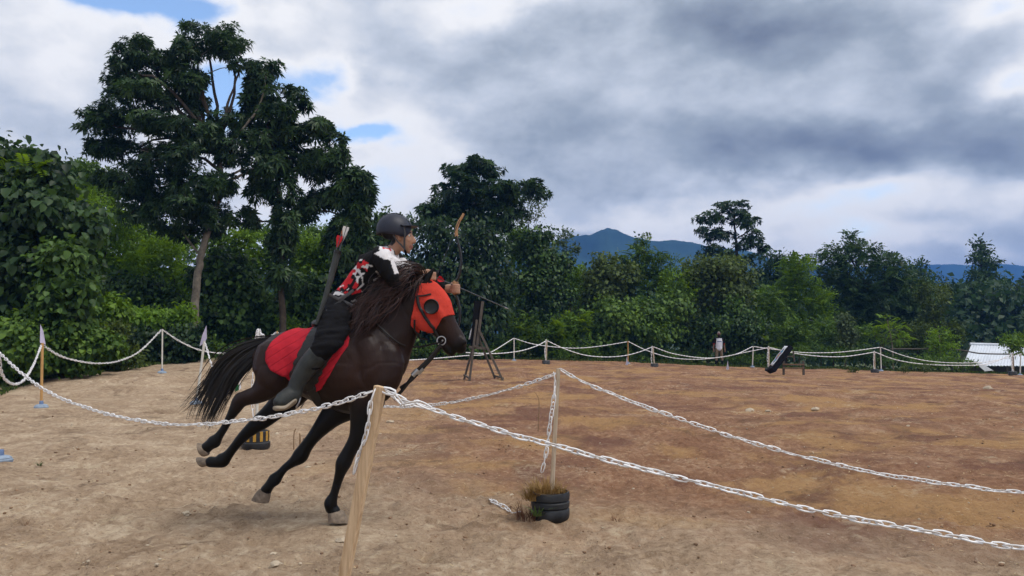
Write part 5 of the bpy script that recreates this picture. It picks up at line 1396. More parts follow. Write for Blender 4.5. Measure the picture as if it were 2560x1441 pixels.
# helmet
helm = []; fs = []; NU, NV = 32, 12
hc = np.array([985.0, 577.0])
tilt = R(-12)
for j in range(NV + 1):
    ph = (math.pi / 2) * (1 + 0.20) * j / NV
    for i in range(NU):
        th = 2 * math.pi * i / NU
        x = 44.5 * math.sin(ph) * math.cos(th); y = .112 * math.sin(ph) * math.sin(th); z = 42 * math.cos(ph)
        X = x * math.cos(tilt) - z * math.sin(tilt); Z = x * math.sin(tilt) + z * math.cos(tilt)
        if X < 0 and Z < 4: Z -= 6 * (-X / 44.5)
        p = at(hc[0] + X, hc[1] - Z, YH); p.y += y; helm.append(p)
for j in range(NV):
    for i in range(NU): fs.append((j * NU + i, j * NU + (i + 1) % NU, (j + 1) * NU + (i + 1) % NU, (j + 1) * NU + i))
hmm = new_mesh('helmet', helm, fs)
bm = bmesh.new(); bm.from_mesh(hmm); bmesh.ops.remove_doubles(bm, verts=bm.verts, dist=1e-5); bmesh.ops.recalc_face_normals(bm, faces=bm.faces); bmesh.ops.solidify(bm, geom=bm.faces[:], thickness=.006); bm.to_mesh(hmm); bm.free()
hmm.polygons.foreach_set('use_smooth', [True] * len(hmm.polygons))
helm_mat = plain('navy_helmet_shell', (0.013, 0.016, 0.030), 0.5, 0.4, 0.15, 40, 0.12, 300)
helmet = link('helmet', hmm, helm_mat, rider)
pk = MB(); pv = []; pf = []; N = 20
for i in range(N + 1):
    a = -R(62) + R(124) * i / N
    for r_, dz_ in ((0.96, 0), (1.13, 1.0), (1.36 - .10 * (a / R(62)) ** 2, 2.4), (1.35 - .10 * (a / R(62)) ** 2, 4.2), (1.12, 3.0), (0.95, 2.2)):
        X = 44.5 * r_ * math.cos(a); p = at(hc[0] + X + .5, hc[1] - 11 + dz_ - (X - 30) * .10, YH); p.y += .112 * min(r_, 1.05) * math.sin(a); pv.append(p)
for i in range(N):
    for k in range(6): pf.append((i * 6 + k, i * 6 + (k + 1) % 6, (i + 1) * 6 + (k + 1) % 6, (i + 1) * 6 + k))
pk.add(pv, pf).build('peak', helm_mat, helmet)
rib = [at(hc[0] + 45.5 * math.sin(a - tilt) , hc[1] - 43.2 * math.cos(a - tilt), YH) for a in np.linspace(-1.2, 1.0, 14)]
strap('vent_strip', rib, .003, .016, plain('grey_trim', (.10, .105, .12), .5, .3, .1, 20), helmet)
for s in (-1, 1):
    strap('chin_strap', [at(a, b, YH + s * o_) for a, b, o_ in ((1010, 566, .085), (1012, 586, .079), (1011, 604, .068), (1011, 620, .052), (1014, 634, .028))], .0065, .003, grey_web, helmet)
    strap('chin_strap', [at(a, b, YH + s * o_) for a, b, o_ in ((983, 588, .090), (994, 604, .074), (1004, 614, .062), (1011, 622, .052))], .0055, .003, grey_web, helmet)
    strap('chin_pad', [at(a, b, YH + s * o_) for a, b, o_ in ((1012, 626, .046), (1015, 636, .026), (1016, 638, 0))], .008, .004, black_cloth, helmet)
# belt with a loop of webbing
strap('belt', [at(a, b, YH - o_) for a, b, o_ in ((838, 742, .10), (856, 752, .165), (880, 764, .17), (900, 772, .12))], .010, .006, grey_web, rider)

# ------------------------------------------------------------------ bow, arrow, quiver
bow = empty('bow', at(1138, 716, YH + .175), 'recurve horse bow with wooden tips held upright by the rider', 'bow')
bow_black = plain('black_limb', (0.012, 0.011, 0.011), 0.4, 0.4, 0.2, 20)
tip_wood = wood_mat('bow_tip_wood', (0.30, 0.155, 0.075), (0.46, 0.27, 0.14))
BY = .175
def bowp(pts): return [Vector(p) for p in crom([tuple(at(a, b, YH + BY)) for a, b in pts], 5)]
up = bowp([(1137, 706), (1147, 690), (1153, 655), (1149, 622), (1141, 590)])
MB().tube(up, np.linspace(.011, .008, len(up)), 10, True, np.linspace(.016, .012, len(up))).build('limb', bow_black, bow)
lo = bowp([(1137, 734), (1145, 752), (1150, 785), (1146, 815), (1138, 842)])
MB().tube(lo, np.linspace(.011, .008, len(lo)), 10, True, np.linspace(.016, .012, len(lo))).build('limb', bow_black, bow)
ut = bowp([(1141, 592), (1141, 575), (1147, 556), (1156, 541), (1159, 534)])
MB().tube(ut, np.linspace(.0125, .0085, len(ut)), 8, True, np.linspace(.010, .008, len(ut))).build('tip', tip_wood, bow)
lt = bowp([(1138, 840), (1137, 852), (1141, 864), (1147, 874)])
MB().tube(lt, np.linspace(.0125, .0085, len(lt)), 8, True, np.linspace(.010, .008, len(lt))).build('tip', tip_wood, bow)
gp = bowp([(1138, 703), (1135, 712), (1134, 720), (1135, 728), (1138, 737)])
MB().tube(gp, [.012] + [.015] * (len(gp) - 2) + [.012], 10, True, .016).build('grip', tip_wood, bow)
nock = at(1090, 694, YH + .03)
MB().tube([at(1152, 543, YH + BY), nock, at(1143, 868, YH + BY)], .0022, 6).build('string', bow_black, bow)
def arrow(name, a, b, label, fl_cols, shaft, parent_mats=None, vane=.07):
    a = Vector(a); b = Vector(b); d = (b - a).normalized()
    e = empty(name, a, label, 'arrow')
    MB().tube([a, a + (b - a) * .5, b], .0038, 8).build('shaft', shaft, e)
    MB().tube([b - d * .002, b + d * .025, b + d * .045], [.0055, .005, .001], 8).build('point', metal, e)
    s1 = d.cross(Vector((0, 1, 0))).normalized(); s2 = d.cross(s1)
    for k, m_ in enumerate(fl_cols):
        th = 2 * math.pi * k / 3 + .5; s_ = s1 * math.cos(th) + s2 * math.sin(th); q_ = d.cross(s_) * .0008
        p0 = a + d * .015; p1 = a + d * (.015 + vane)
        vs = [p0 + s_ * .003, p0 + s_ * .022, p0 + d * .02 + s_ * .024, p1 + s_ * .003]
        MB().add([v + q_ for v in vs] + [v - q_ for v in vs], [(0, 1, 2, 3), (7, 6, 5, 4), (0, 4, 5, 1), (1, 5, 6, 2), (2, 6, 7, 3), (3, 7, 4, 0)]).build('vane', m_, e, False)
    return e
red_v = plain('red_vane', (0.48, 0.02, 0.03), .7, .2, .15, 30); white_v = plain('white_vane', (.62, .60, .58), .7, .2, .1, 30); or_v = plain('orange_vane', (.50, .20, .10), .7, .2, .15, 30)
carbon = plain('grey_shaft', (0.06, 0.065, 0.07), .35, .45, .2, 30)
tip3 = at(1262, 769, YH + .55)
arrow('arrow', nock, tip3, 'arrow with red vanes resting on the bow hand, pointing right', (red_v, red_v, red_v), carbon)
quiver = empty('quiver', at(791, 812, YH - .27), 'long narrow dark quiver slung behind the rider hip', 'quiver')
q0, q1, q2 = at(845, 628, YH - .26), at(818, 728, YH - .27), at(791, 812, YH - .28)
quiver_m = plain('quiver_leather', (0.045, 0.050, 0.050), 0.6, 0.3, 0.3, 20, .2, 80)
qq = [Vector(p) for p in crom([tuple(q0), tuple(q1), tuple(q2)], 5)]
MB().tube(qq, np.linspace(.024, .011, len(qq)), 14, True, np.linspace(.030, .014, len(qq))).build('case', quiver_m, quiver)
MB().tube([qq[0] - (qq[1] - qq[0]) * .05, qq[0] + (qq[1] - qq[0]) * .35], .026, 14, True, .032).build('rim', leather, quiver)
strap('strap', [at(818, 735, YH - .245), at(846, 748, YH - .20), at(868, 738, YH - .175), at(884, 726, YH - .17)], .011, .003, grey_web, quiver)
strap('strap', [at(816, 778, YH - .255), at(845, 758, YH - .19), at(868, 738, YH - .18)], .008, .003, grey_web, quiver)
dv = (q0 - q2).normalized()
for k, (ox, oy, ln, fl, lb) in enumerate(((-.010, -.012, .150, (red_v, red_v, white_v), 'arrow with red vanes lowest of those in the quiver'),
                                     (.006, .008, .185, (white_v, or_v, red_v), 'arrow with mixed orange vanes in the quiver'),
                                     (.012, -.006, .215, (white_v, white_v, or_v), 'arrow with white vanes standing highest in the quiver'))):
    base = q0 + Vector((ox, oy, 0))
    arrow('arrow', base + dv * (ln - .03), base - dv * .12, lb, fl, carbon, vane=.085)
# ------------------------------------------------------------------ roped track: posts, bases, chains, flags
bare_wood = wood_mat('bare_pine', (0.42, 0.27, 0.15), (0.66, 0.48, 0.30))
old_wood = wood_mat('weathered_stick', (0.33, 0.24, 0.16), (0.60, 0.50, 0.38))
orange_wood = wood_mat('varnished_stick', (0.42, 0.22, 0.08), (0.55, 0.33, 0.13))
dark_wood = wood_mat('dark_stained_wood', (0.055, 0.045, 0.038), (0.13, 0.11, 0.09))
pvc = plain('white_plastic_pipe', (0.62, 0.60, 0.54), .5, .3, .12, 10)
chain_mat = plain('white_plastic_chain', (0.84, 0.83, 0.83), .45, .35, .10, 6)
base_blue = plain('blue_grey_rubber', (0.13, 0.19, 0.33), .65, .25, .25, 18, .2, 60)
base_pale = plain('faded_blue_rubber', (0.26, 0.32, 0.40), .75, .2, .3, 12, .25, 60)
tyre = plain('black_plastic_pot', (0.022, 0.024, 0.027), .55, .35, .5, 12, .3, 50)
grey_tub = plain('dusty_grey_tub', (0.075, 0.080, 0.085), .7, .2, .4, 10, .3, 40)
lilac = plain('lilac_white_cloth', (0.56, 0.52, 0.68), .85, .1, .08, 12)
white_cl = plain('white_cloth', (0.66, 0.66, 0.70), .85, .1, .08, 12)
green_cl = plain('green_cloth', (0.03, 0.17, 0.07), .85, .1, .1, 12)
yellow_p = plain('yellow_paint', (0.46, 0.26, 0.05), .7, .2, .2, 20)
earth_m = plain('potting_soil', (0.10, 0.06, 0.035), .95, .05, .3, 20, .6, 60)

def foot_point(px, py, Y):
    p = at(px, py, Y)
    return Vector((p.x, Y, gz(p.x, Y)))

def plunger(parent, p, s=1.0):
    z = p.z - .01
    MB().lathe([(.105 * s, 0), (.112 * s, .02 * s), (.112 * s, .035 * s), (.098 * s, .048 * s), (.100 * s, .055 * s), (.080 * s, .070 * s), (.045 * s, .078 * s), (.02 * s, .08 * s)], (p.x, p.y, z), 24).build('base', base_pale, parent)
    MB().lathe([(.034 * s, .072 * s), (.030 * s, .13 * s), (.026 * s, .135 * s), (.01, .136 * s)], (p.x, p.y, z), 16).build('socket', base_blue, parent)

def post(name, base, top, Y, Ytop, mat, r, label, square=False, kind='plunger', cat='post', group=None):
    b = foot_point(*base, Y); t_ = at(*top, Ytop)
    e = empty(name, b, label, cat, group)
    if square: MB().bar(b + (b - t_) * .03, t_, r * 2, r * 1.5).build('pole', mat, e, False, .003)
    else: MB().tube([b, (b + t_) / 2, t_], r, 12).build('pole', mat, e)
    if kind == 'plunger': plunger(e, b)
    return e, b, t_

def link_mesh(L=.084, W=.023, r=.0046, nseg=8, ns=3):
    pts = []
    for k in range(nseg):
        a = 2 * math.pi * k / nseg
        c, s_ = math.cos(a), math.sin(a)
        pts.append(Vector((math.copysign(abs(c) ** .8, c) * L / 2, math.copysign(abs(s_) ** .9, s_) * W / 2, 0)))
    vs = []; fs = []
    for k in range(nseg):
        p = pts[k]; t_ = (pts[(k + 1) % nseg] - pts[k - 1]).normalized(); n_ = Vector((0, 0, 1)); u_ = t_.cross(n_)
        for j in range(ns):
            a = 2 * math.pi * j / ns
            vs.append(p + u_ * math.cos(a) * r + n_ * math.sin(a) * r)
    for k in range(nseg):
        for j in range(ns):
            k2 = (k + 1) % nseg
            fs.append((k * ns + j, k * ns + (j + 1) % ns, k2 * ns + (j + 1) % ns, k2 * ns + j))
    return vs, fs
LV, LF = link_mesh()
link_me = new_mesh('link', LV, LF); link_me.materials.append(chain_mat)
LVn = np.array([tuple(v) for v in LV]); LFn = np.array(LF)

def resample(P, step):
    d = np.concatenate([[0], np.cumsum(np.linalg.norm(np.diff(P, axis=0), axis=1))])
    n = max(3, int(d[-1] / step)); s = np.linspace(0, d[-1], n + 1)
    return np.stack([np.interp(s, d, P[:, k]) for k in range(3)], 1)

def plan_pts(A, B, pts):
    """3D points of a chain whose plan is the straight line from A to B, through the pixels pts"""
    out = []
    for px, py in pts:
        k = (px - 1280.0) / FPX
        dz_ = -(py - 720.5) / FPX; cy = math.cos(PITCH) - dz_ * math.sin(PITCH); k = k / cy
        t_ = (k * A[1] - A[0]) / ((B[0] - A[0]) - k * (B[1] - A[1]))
        out.append(at(px, py, A[1] + t_ * (B[1] - A[1])))
    return out

_lr = random.Random(3)
def chain(P3, label, links=True, scale=1.0, group=None, parent=None, name='chain', twist=.5):
    P = crom([tuple(p) for p in P3], 12)
    step = .052 * scale
    Q = resample(P, step)
    mid = (Q[:-1] + Q[1:]) / 2; dirs = Q[1:] - Q[:-1]
    if parent is None: e = empty(name, mid[0], label, 'chain', group)
    Vs, Fs = [], []
    roll = 0.0
    for i in range(len(mid)):
        d = Vector(dirs[i]).normalized()
        s_ = d.cross(Vector((0, 0, 1)));  s_ = s_.normalized() if s_.length > 1e-3 else Vector((0, 1, 0))
        n_ = s_.cross(d)
        roll = (math.pi / 2 if i % 2 else 0.0) + _lr.uniform(-twist, twist) + .7
        y_ = s_ * math.cos(roll) + n_ * math.sin(roll); z_ = d.cross(y_)
        M_ = Matrix(((d.x, y_.x, z_.x), (d.y, y_.y, z_.y), (d.z, y_.z, z_.z)))
        sc = scale * _lr.uniform(.92, 1.12)
        off = Vector((0, 0, _lr.uniform(-.003, .003) * scale))
        if links and parent is None:
            o = bpy.data.objects.new('link', link_me); col.objects.link(o); o.parent = e
            o.matrix_local = Matrix.Translation(Vector(mid[i]) - Vector(mid[0]) + off) @ M_.to_4x4() @ Matrix.Scale(sc, 4)
        else:
            Vs.append(LVn * sc @ np.array(M_).T + mid[i]); Fs.append(LFn + len(LVn) * i)
    if not (links and parent is None):
        me = np_mesh('links', np.vstack(Vs), np.vstack(Fs), True)
        o = link('links', me, chain_mat, parent if parent is not None else e)
        o['kind'] = 'stuff'
        return o if parent is not None else e
    return e

# nearest post, leaning
N_top = at(951, 966, 3.92); N_bot = at(857, 1462, 3.98); gN = gz(N_bot.x, N_bot.y)
dN = (N_top - N_bot).normalized(); N_bot = N_bot + dN * ((gN - .05 - N_bot.z) / dN.z)
npost = empty('fence_post', N_bot, 'leaning bare pine post closest to the camera, beside the horse', 'post')
MB().bar(N_bot, N_top, .056, .040, side=(0.35, 1, 0)).build('pole', bare_wood, npost, False, .004)
nail = N_top + (N_bot - N_top) * .03
MB().tube([nail + Vector((0, -.02, 0)), nail + Vector((.045, -.024, 0))], .0022, 6).build('nail', metal, npost)
A_ = (N_top.x, 3.92)
# left post A, cut by the frame
pA, bA, tA = post('fence_post', (0, 1162), (-30, 880), 7.75, 7.75, pvc, .012, 'white pipe post on the blue rubber base cut off by the left frame edge')
pB, bB, tB = post('fence_post', (103, 1020), (106, 858), 13.3, 13.3, orange_wood, .022, 'brown wooden post with pennant, second from the left')
pC, bC, tC = post('fence_post', (405, 934), (406, 823), 19.0, 19.0, pvc, .018, 'cream post on a blue base at the dark hollow in the bank')
pD, bD, tD = post('fence_post', (491, 1008), (511, 853), 14.2, 14.2, pvc, .022, 'leaning cream post with pennant beside the horse tail')
pF, bF, tF = post('fence_post', (693, 926), (693, 828), 22.0, 22.0, orange_wood, .022, 'brown post top showing just above the horse rump')
# pot posts
def ribbed_pot(parent, p, s=1.0, stripes=False):
    prof = [(.115, 0), (.135, .018), (.140, .05), (.138, .085), (.130, .094), (.139, .103), (.140, .135), (.130, .145), (.139, .154), (.141, .185), (.135, .205), (.126, .207), (.120, .175), (.05, .172), (.01, .172)]
    MB().lathe([(r_ * s, z * s) for r_, z in prof], (p.x, p.y, p.z - .012), 32).build('pot', tyre, parent)
    MB().lathe([(.115 * s, .168 * s), (.08 * s, .182 * s), (.02 * s, .190 * s)], (p.x, p.y, p.z - .012), 20).build('soil', earth_m, parent)
pM_b = foot_point(1376, 1280, 5.68)
mpost = empty('potted_post', pM_b, 'weathered stick standing in a ribbed black pot with dry grass', 'post')
ribbed_pot(mpost, pM_b)
M_top = at(1396, 922, 5.68)
MB().bar(pM_b + Vector((.005, 0, .08)), M_top, .030, .022).build('pole', old_wood, mpost, False, .003)
def blades(name, c, n, h, spread, mat, parent, seed, w_=.004, lean=.5):
    r = np.random.default_rng(seed); Vs, Fs = [], []
    for i in range(n):
        a = r.uniform(0, 6.28); rr = spread * math.sqrt(r.random()); L = h * r.uniform(.45, 1.15); ln = lean * r.uniform(.2, 1.4)
        a2 = a + r.normal() * .7
        t_ = np.linspace(0, 1, 5)
        P = np.stack([c[0] + rr * math.cos(a) + math.cos(a2) * ln * L * t_ ** 1.6, c[1] + rr * math.sin(a) + math.sin(a2) * ln * L * t_ ** 1.6, c[2] + L * (t_ - .35 * ln * t_ ** 2.4)], 1)
        sd = np.array([-math.sin(a2), math.cos(a2), 0]) * w_ * r.uniform(.6, 1.3)
        wv = (1 - t_ ** 1.5)[:, None] + .05
        Vs.append(np.stack([P - sd * wv, P + sd * wv], 1).reshape(-1, 3))
        ii = 10 * i + 2 * np.arange(4); Fs.append(np.stack([ii, ii + 1, ii + 3, ii + 2], 1))
    return link(name, np_mesh(name, np.vstack(Vs), np.vstack(Fs), True), mat, parent)
dry_g = plain('dry_grass', (0.30, 0.19, 0.07), .8, .15, .45, 6); dead_g = plain('dead_stems', (0.15, 0.075, 0.045), .85, .1, .4, 6)
blades('dry_grass', (pM_b.x - .05, pM_b.y - .01, pM_b.z + .16), 300, .15, .10, dry_g, mpost, 4, .0035, .7)
blades('dry_grass', (pM_b.x + .05, pM_b.y, pM_b.z + .16), 110, .10, .07, dry_g, mpost, 14, .003, .9)
blades('dry_grass', (pM_b.x - .13, pM_b.y - .03, pM_b.z + .14), 130, .13, .07, dry_g, mpost, 15, .003, 1.1)
blades('dead_weeds', (pM_b.x - .15, pM_b.y - .02, pM_b.z + .0), 110, .15, .10, dead_g, mpost, 5, .003, 1.0)
leaf_g = plain('pot_weed', (0.09, 0.14, 0.04), .6, .2, .3, 8)
blades('green_weeds', (pM_b.x - .10, pM_b.y - .13, pM_b.z + .05), 16, .10, .04, leaf_g, mpost, 6, .009, 1.0)
# chain hanging down the stick
chain([at(1385, 936, 5.62), at(1388, 960, 5.62), at(1383, 1010, 5.62), at(1375, 1060, 5.62), at(1369, 1110, 5.62), at(1362, 1150, 5.62), at(1355, 1178, 5.62)], 'white chain end hanging down the stick in the ribbed pot', scale=1.0, twist=1.2)
chain([Vector((p.x, p.y, gz(p.x, p.y) + .012)) for p in (foot_point(1222, 1206, 6.3), foot_point(1228, 1222, 6.15), foot_point(1245, 1226, 6.0), foot_point(1262, 1232, 5.95), foot_point(1280, 1240, 5.85), foot_point(1296, 1248, 5.8))], 'white scrap of chain lying on the dirt left of the ribbed pot', scale=1.05, twist=1.5)
pE_b = foot_point(640, 1104, 9.3)
epost = empty('potted_post', pE_b, 'white bundled post in a striped pot behind the horse hind legs', 'post')
MB().lathe([(.145, 0), (.165, .03), (.165, .08), (.15, .09), (.148, .215), (.135, .22), (.12, .18), (.01, .18)], (pE_b.x, pE_b.y, pE_b.z - .01), 28).build('pot', tyre, epost)
for k in range(12):
    a = 2 * math.pi * k / 12 + .2; c = pE_b + Vector((math.cos(a) * .149, math.sin(a) * .149, .15))
    MB().box(c, (.008, .034, .115), Matrix.Rotation(a, 3, 'Z')).build('stripe', yellow_p, epost, False)
E_top = at(648, 826, 9.3)
MB().tube([pE_b + Vector((0, 0, .1)), pE_b * .5 + E_top * .5, E_top], .018, 10).build('pole', pvc, epost)
for k, (ox, yy, ln) in enumerate(((-.03, -.02, .34), (.02, -.03, .30), (.0, -.035, .36), (.04, .0, .28))):
    chain([E_top + Vector((ox * .3, yy, .0)), E_top + Vector((ox, yy * 1.5, -ln * .5)), E_top + Vector((ox * 1.2, yy * 1.2, -ln))], None, False, 1.2, parent=epost, twist=1.2)
chain([at(632, 935, 9.25), at(631, 985, 9.25), at(633, 1040, 9.25)], None, False, 1.2, parent=epost, twist=1.0)

# the chains between the near posts
LEN_PT = (tA.x, 7.75)
L = plan_pts(A_, LEN_PT, [(930, 980), (800, 1020), (640, 1048), (480, 1062), (370, 1055), (250, 1030), (130, 985), (50, 930), (0, 885), (-30, 866)])
chain(L, 'white plastic chain sagging from the leaning pine post to the left edge', scale=1.0)
RB = (N_top.x + 3.87, 2.92)
Rp = plan_pts(A_, RB, [(962, 976), (1010, 1000), (1100, 1030), (1250, 1078), (1400, 1117), (1600, 1171), (1800, 1219), (2000, 1268), (2200, 1308), (2400, 1343), (2560, 1370)])
e_ = Rp[-1]; Rp += [e_ + Vector((.9, -.23, -.06)), e_ + Vector((2.0, -.5, .02)), e_ + Vector((3.2, -.8, .42))]
chain(Rp, 'white chain from the leaning pine post down across the right foreground', scale=1.04)
# slack loops at the nearest post
chain([N_top + Vector((.02, -.02, -.02)), at(985, 985, 3.85), at(1005, 1010, 3.84), at(1030, 1012, 3.84), at(1045, 1004, 3.83), at(1075, 1020, 3.82)], 'slack extra loop of white chain right of the leaning post top', scale=1.25, twist=1.4)
chain([at(935, 982, 3.90), at(926, 1010, 3.9), at(922, 1050, 3.9), at(915, 1090, 3.92), at(900, 1125, 3.93), at(893, 1150, 3.94), at(886, 1178, 3.95)], 'white chain tail hanging left of the leaning pine post', scale=1.0, twist=1.3)
MA = (M_top.x, 5.68)
MRB = (M_top.x + 2.72, 4.62)
Mr = plan_pts(MA, MRB, [(1404, 926), (1440, 946), (1500, 973), (1640, 1027), (1800, 1082), (2000, 1140), (2200, 1185), (2400, 1214), (2560, 1232)])
e_ = Mr[-1]; Mr += [e_ + Vector((.9, -.35, .01)), e_ + Vector((2.2, -.85, .18)), e_ + Vector((3.2, -1.2, .5))]
chain(Mr, 'white chain from the potted stick down across the arena to the right edge', scale=1.0)
ML = plan_pts(MA, (E_top.x, 9.3), [(1386, 936), (1300, 966), (1180, 997), (1080, 1013), (980, 1017), (860, 1000), (740, 930), (652, 832)])
chain(ML, 'white chain from the potted stick leftwards behind the horse', scale=1.0)
# middle distance, links too small to tell apart
chain(plan_pts((tA.x, 7.75), (tB.x, 13.3), [(-2, 885), (2, 925), (14, 950), (38, 961), (62, 948), (85, 910), (103, 864)]), 'short white chain dipping between the two leftmost posts', False, 1.3)
chain(plan_pts((tB.x, 13.3), (tC.x, 19.0), [(110, 866), (150, 890), (200, 904), (250, 909), (300, 902), (350, 878), (403, 826)]), 'white chain sagging below the dark hollow of the bank', False, 1.4)
chain(plan_pts((tC.x, 19.0), (tF.x, 22.0), [(408, 826), (450, 854), (505, 877), (575, 884), (630, 872), (690, 832)]), 'white chain passing behind the pennant post towards the rump', False, 1.5)
chain(plan_pts((tD.x, 14.2), (E_top.x, 9.3), [(513, 858), (530, 915), (552, 962), (575, 972), (600, 950), (625, 900), (647, 830)]), 'white chain behind the horse tail carrying a green pennant', False, 1.3)
# flags
def pennant(p, pts, mat, label, parent_h=.0):
    """a small triangular pennant; pts in pixels at the depth of p"""
    Y = p.y; V_ = [at(a, b, Y + o_) for a, b, o_ in pts]
    n_ = Vector((0, .003, 0)); k = len(V_)
    mb = MB().add([v - n_ for v in V_] + [v + n_ for v in V_], [tuple(range(k)), tuple(reversed(range(k, 2 * k)))] + [(i, (i + 1) % k, (i + 1) % k + k, i + k) for i in range(k)])
    o = mb.build('pennant', mat, None, False)
    return tag(o, label, 'flag', 'pennants on the track posts')
pennant(tB, [(101, 812, 0), (108, 828, .02), (114, 862, .05), (100, 858, 0)], lilac, 'lilac white pennant on the brown post, farthest left')
pennant(tD, [(516, 814, 0), (517, 846, 0), (511, 858, .02), (499, 866, .06), (506, 838, .03)], lilac, 'lilac white pennant on the leaning post beside the tail')
pf = at(596, 962, 12.0)
gf = pennant(pf, [(592, 946, 0), (596, 944, 0), (597, 976, 0), (587, 980, .03)], green_cl, 'green and white pennant hanging on the chain below the tail')
MB().add([at(597, 944, 11.98), at(598, 976, 11.98), at(603, 970, 11.99), at(599, 944, 12.0)], [(0, 1, 2, 3)]).build('white_half', white_cl, gf, False)

# ------------------------------------------------------------------ far side of the arena
def far_post(base, top, Y, mat, label, kind='plunger', r=.028):
    return post('fence_post', base, top, Y, Y, mat, r, label, kind=kind)
G_ = far_post((1285, 904), (1285, 845), 36.0, pvc, 'cream post on a blue base right of the easel target')
H_ = far_post((1570, 909), (1570, 853), 37.0, orange_wood, 'brown far post with hanging chain halfway to the standing man')
I_ = far_post((1881, 919), (1883, 866), 38.0, pvc, 'white far post on a pale base left of the tilted target')
K_ = far_post((2203, 926), (2201, 868), 38.5, pvc, 'tall white far post between sapling and low shrubs on the right')
Q_ = far_post((2550, 935), (2552, 884), 37.0, pvc, 'white far post on a base at the right frame edge')
def tub_post(base, top, Y, label):
    e, b, t_ = post('potted_post', base, top, Y, Y, old_wood, .03, label, kind='none')
    MB().lathe([(.15, 0), (.17, .04), (.17, .09), (.155, .105), (.17, .12), (.165, .18), (.14, .185), (.02, .18)], (b.x, b.y, b.z - .01), 20).build('pot', grey_tub, e)
    chain([t_ + Vector((-.03, -.05, 0)), t_ + Vector((-.08, -.06, -.5)), t_ + Vector((-.05, -.06, -.85))], None, False, 2.2, parent=e, twist=1.0)
    return e, b, t_
J1 = tub_post((1365, 907), (1367, 851), 33.0, 'pale stick in a black tub nearest the easel target')
J2 = tub_post((1636, 913), (1632, 867), 34.0, 'pale stick in a black tub left of the standing man')
J3 = tub_post((1922, 925), (1922, 868), 34.0, 'pale stick in a tub half hidden by the tilted target')
J4 = tub_post((2187, 929), (2186, 880), 34.0, 'short pale stick in a tub beside the tall white post')
J5 = tub_post((2532, 938), (2531, 884), 34.0, 'pale stick in a tub at the right edge below the tin roof')
def rope(a, b, pts, label):
    P = crom([tuple(p) for p in plan_pts((a.x, a.y), (b.x, b.y), pts)], 8)
    e = empty('chain', P[0], label, 'chain', 'chains along the far side of the arena')
    Q = resample(P, .09); r_ = .017 + .005 * np.cos(np.arange(len(Q)) * math.pi)
    MB().tube([Vector(q) for q in Q], r_, 5).build('links', chain_mat, e)
rope(tF, G_[2], [(694, 832), (760, 880), (880, 905), (1040, 900), (1160, 890), (1220, 884), (1283, 847)], 'white chain passing behind the horse neck to the post by the easel')
rope(G_[2], H_[2], [(1287, 847), (1340, 862), (1430, 871), (1500, 866), (1568, 855)], 'white chain between the cream post and the brown far post')
rope(H_[2], J3[2], [(1572, 855), (1620, 878), (1680, 895), (1745, 899), (1810, 892), (1870, 880), (1920, 870)], 'lower white chain dipping in front of the standing man')
rope(J1[2], J2[2], [(1369, 853), (1410, 872), (1460, 888), (1510, 893), (1560, 890), (1600, 880), (1630, 868)], 'white chain between the two black tubs')
rope(J2[2], I_[2], [(1634, 868), (1680, 884), (1740, 894), (1790, 895), (1840, 886), (1881, 867)], 'upper white chain dipping in front of the standing man')
rope(Vector((at(1200, 880, 30).x, 30, 0)), J1[2], [(1165, 882), (1200, 884), (1250, 884), (1300, 878), (1340, 866), (1365, 853)], 'white chain running behind the easel legs to the first tub')
rope(I_[2], K_[2], [(1885, 867), (1920, 872), (1960, 877), (2010, 882), (2080, 882), (2140, 877), (2199, 869)], 'white chain behind the tilted target to the tall post')
rope(J3[2], J4[2], [(1924, 869), (1960, 878), (2000, 886), (2060, 892), (2110, 892), (2150, 887), (2184, 881)], 'white chain from the tilted target to the short stick')
rope(K_[2], Q_[2], [(2203, 869), (2260, 890), (2320, 903), (2390, 908), (2460, 906), (2520, 895), (2550, 886)], 'upper white chain in front of the tin roof')
rope(J4[2], J5[2], [(2188, 881), (2240, 900), (2310, 911), (2400, 914), (2470, 910), (2530, 886)], 'lower white chain in front of the tin roof')
for bx_, by_, Y, lb in ((1567, 906, 33.5, 'small lilac marker flag at the foot of the brown far post'), (1819, 912, 33.0, 'small white marker flag right of the standing man')):
    p = foot_point(bx_, by_ + 6, Y)
    e = empty('marker_flag', p, lb, 'flag', 'pennants on the track posts')
    MB().tube([p, p + Vector((0, 0, .32))], .008, 6).build('stick', pvc, e)
    a = p + Vector((0, 0, .05)); MB().add([a + Vector((-.05, .02, 0)), a + Vector((.05, -.02, 0)), a + Vector((.01, 0, .38)), a + Vector((-.05, .025, 0)), a + Vector((.05, -.015, 0)), a + Vector((.01, .005, .38))], [(0, 1, 2), (5, 4, 3), (0, 3, 4, 1), (1, 4, 5, 2), (2, 5, 3, 0)]).build('cloth', lilac, e, False)

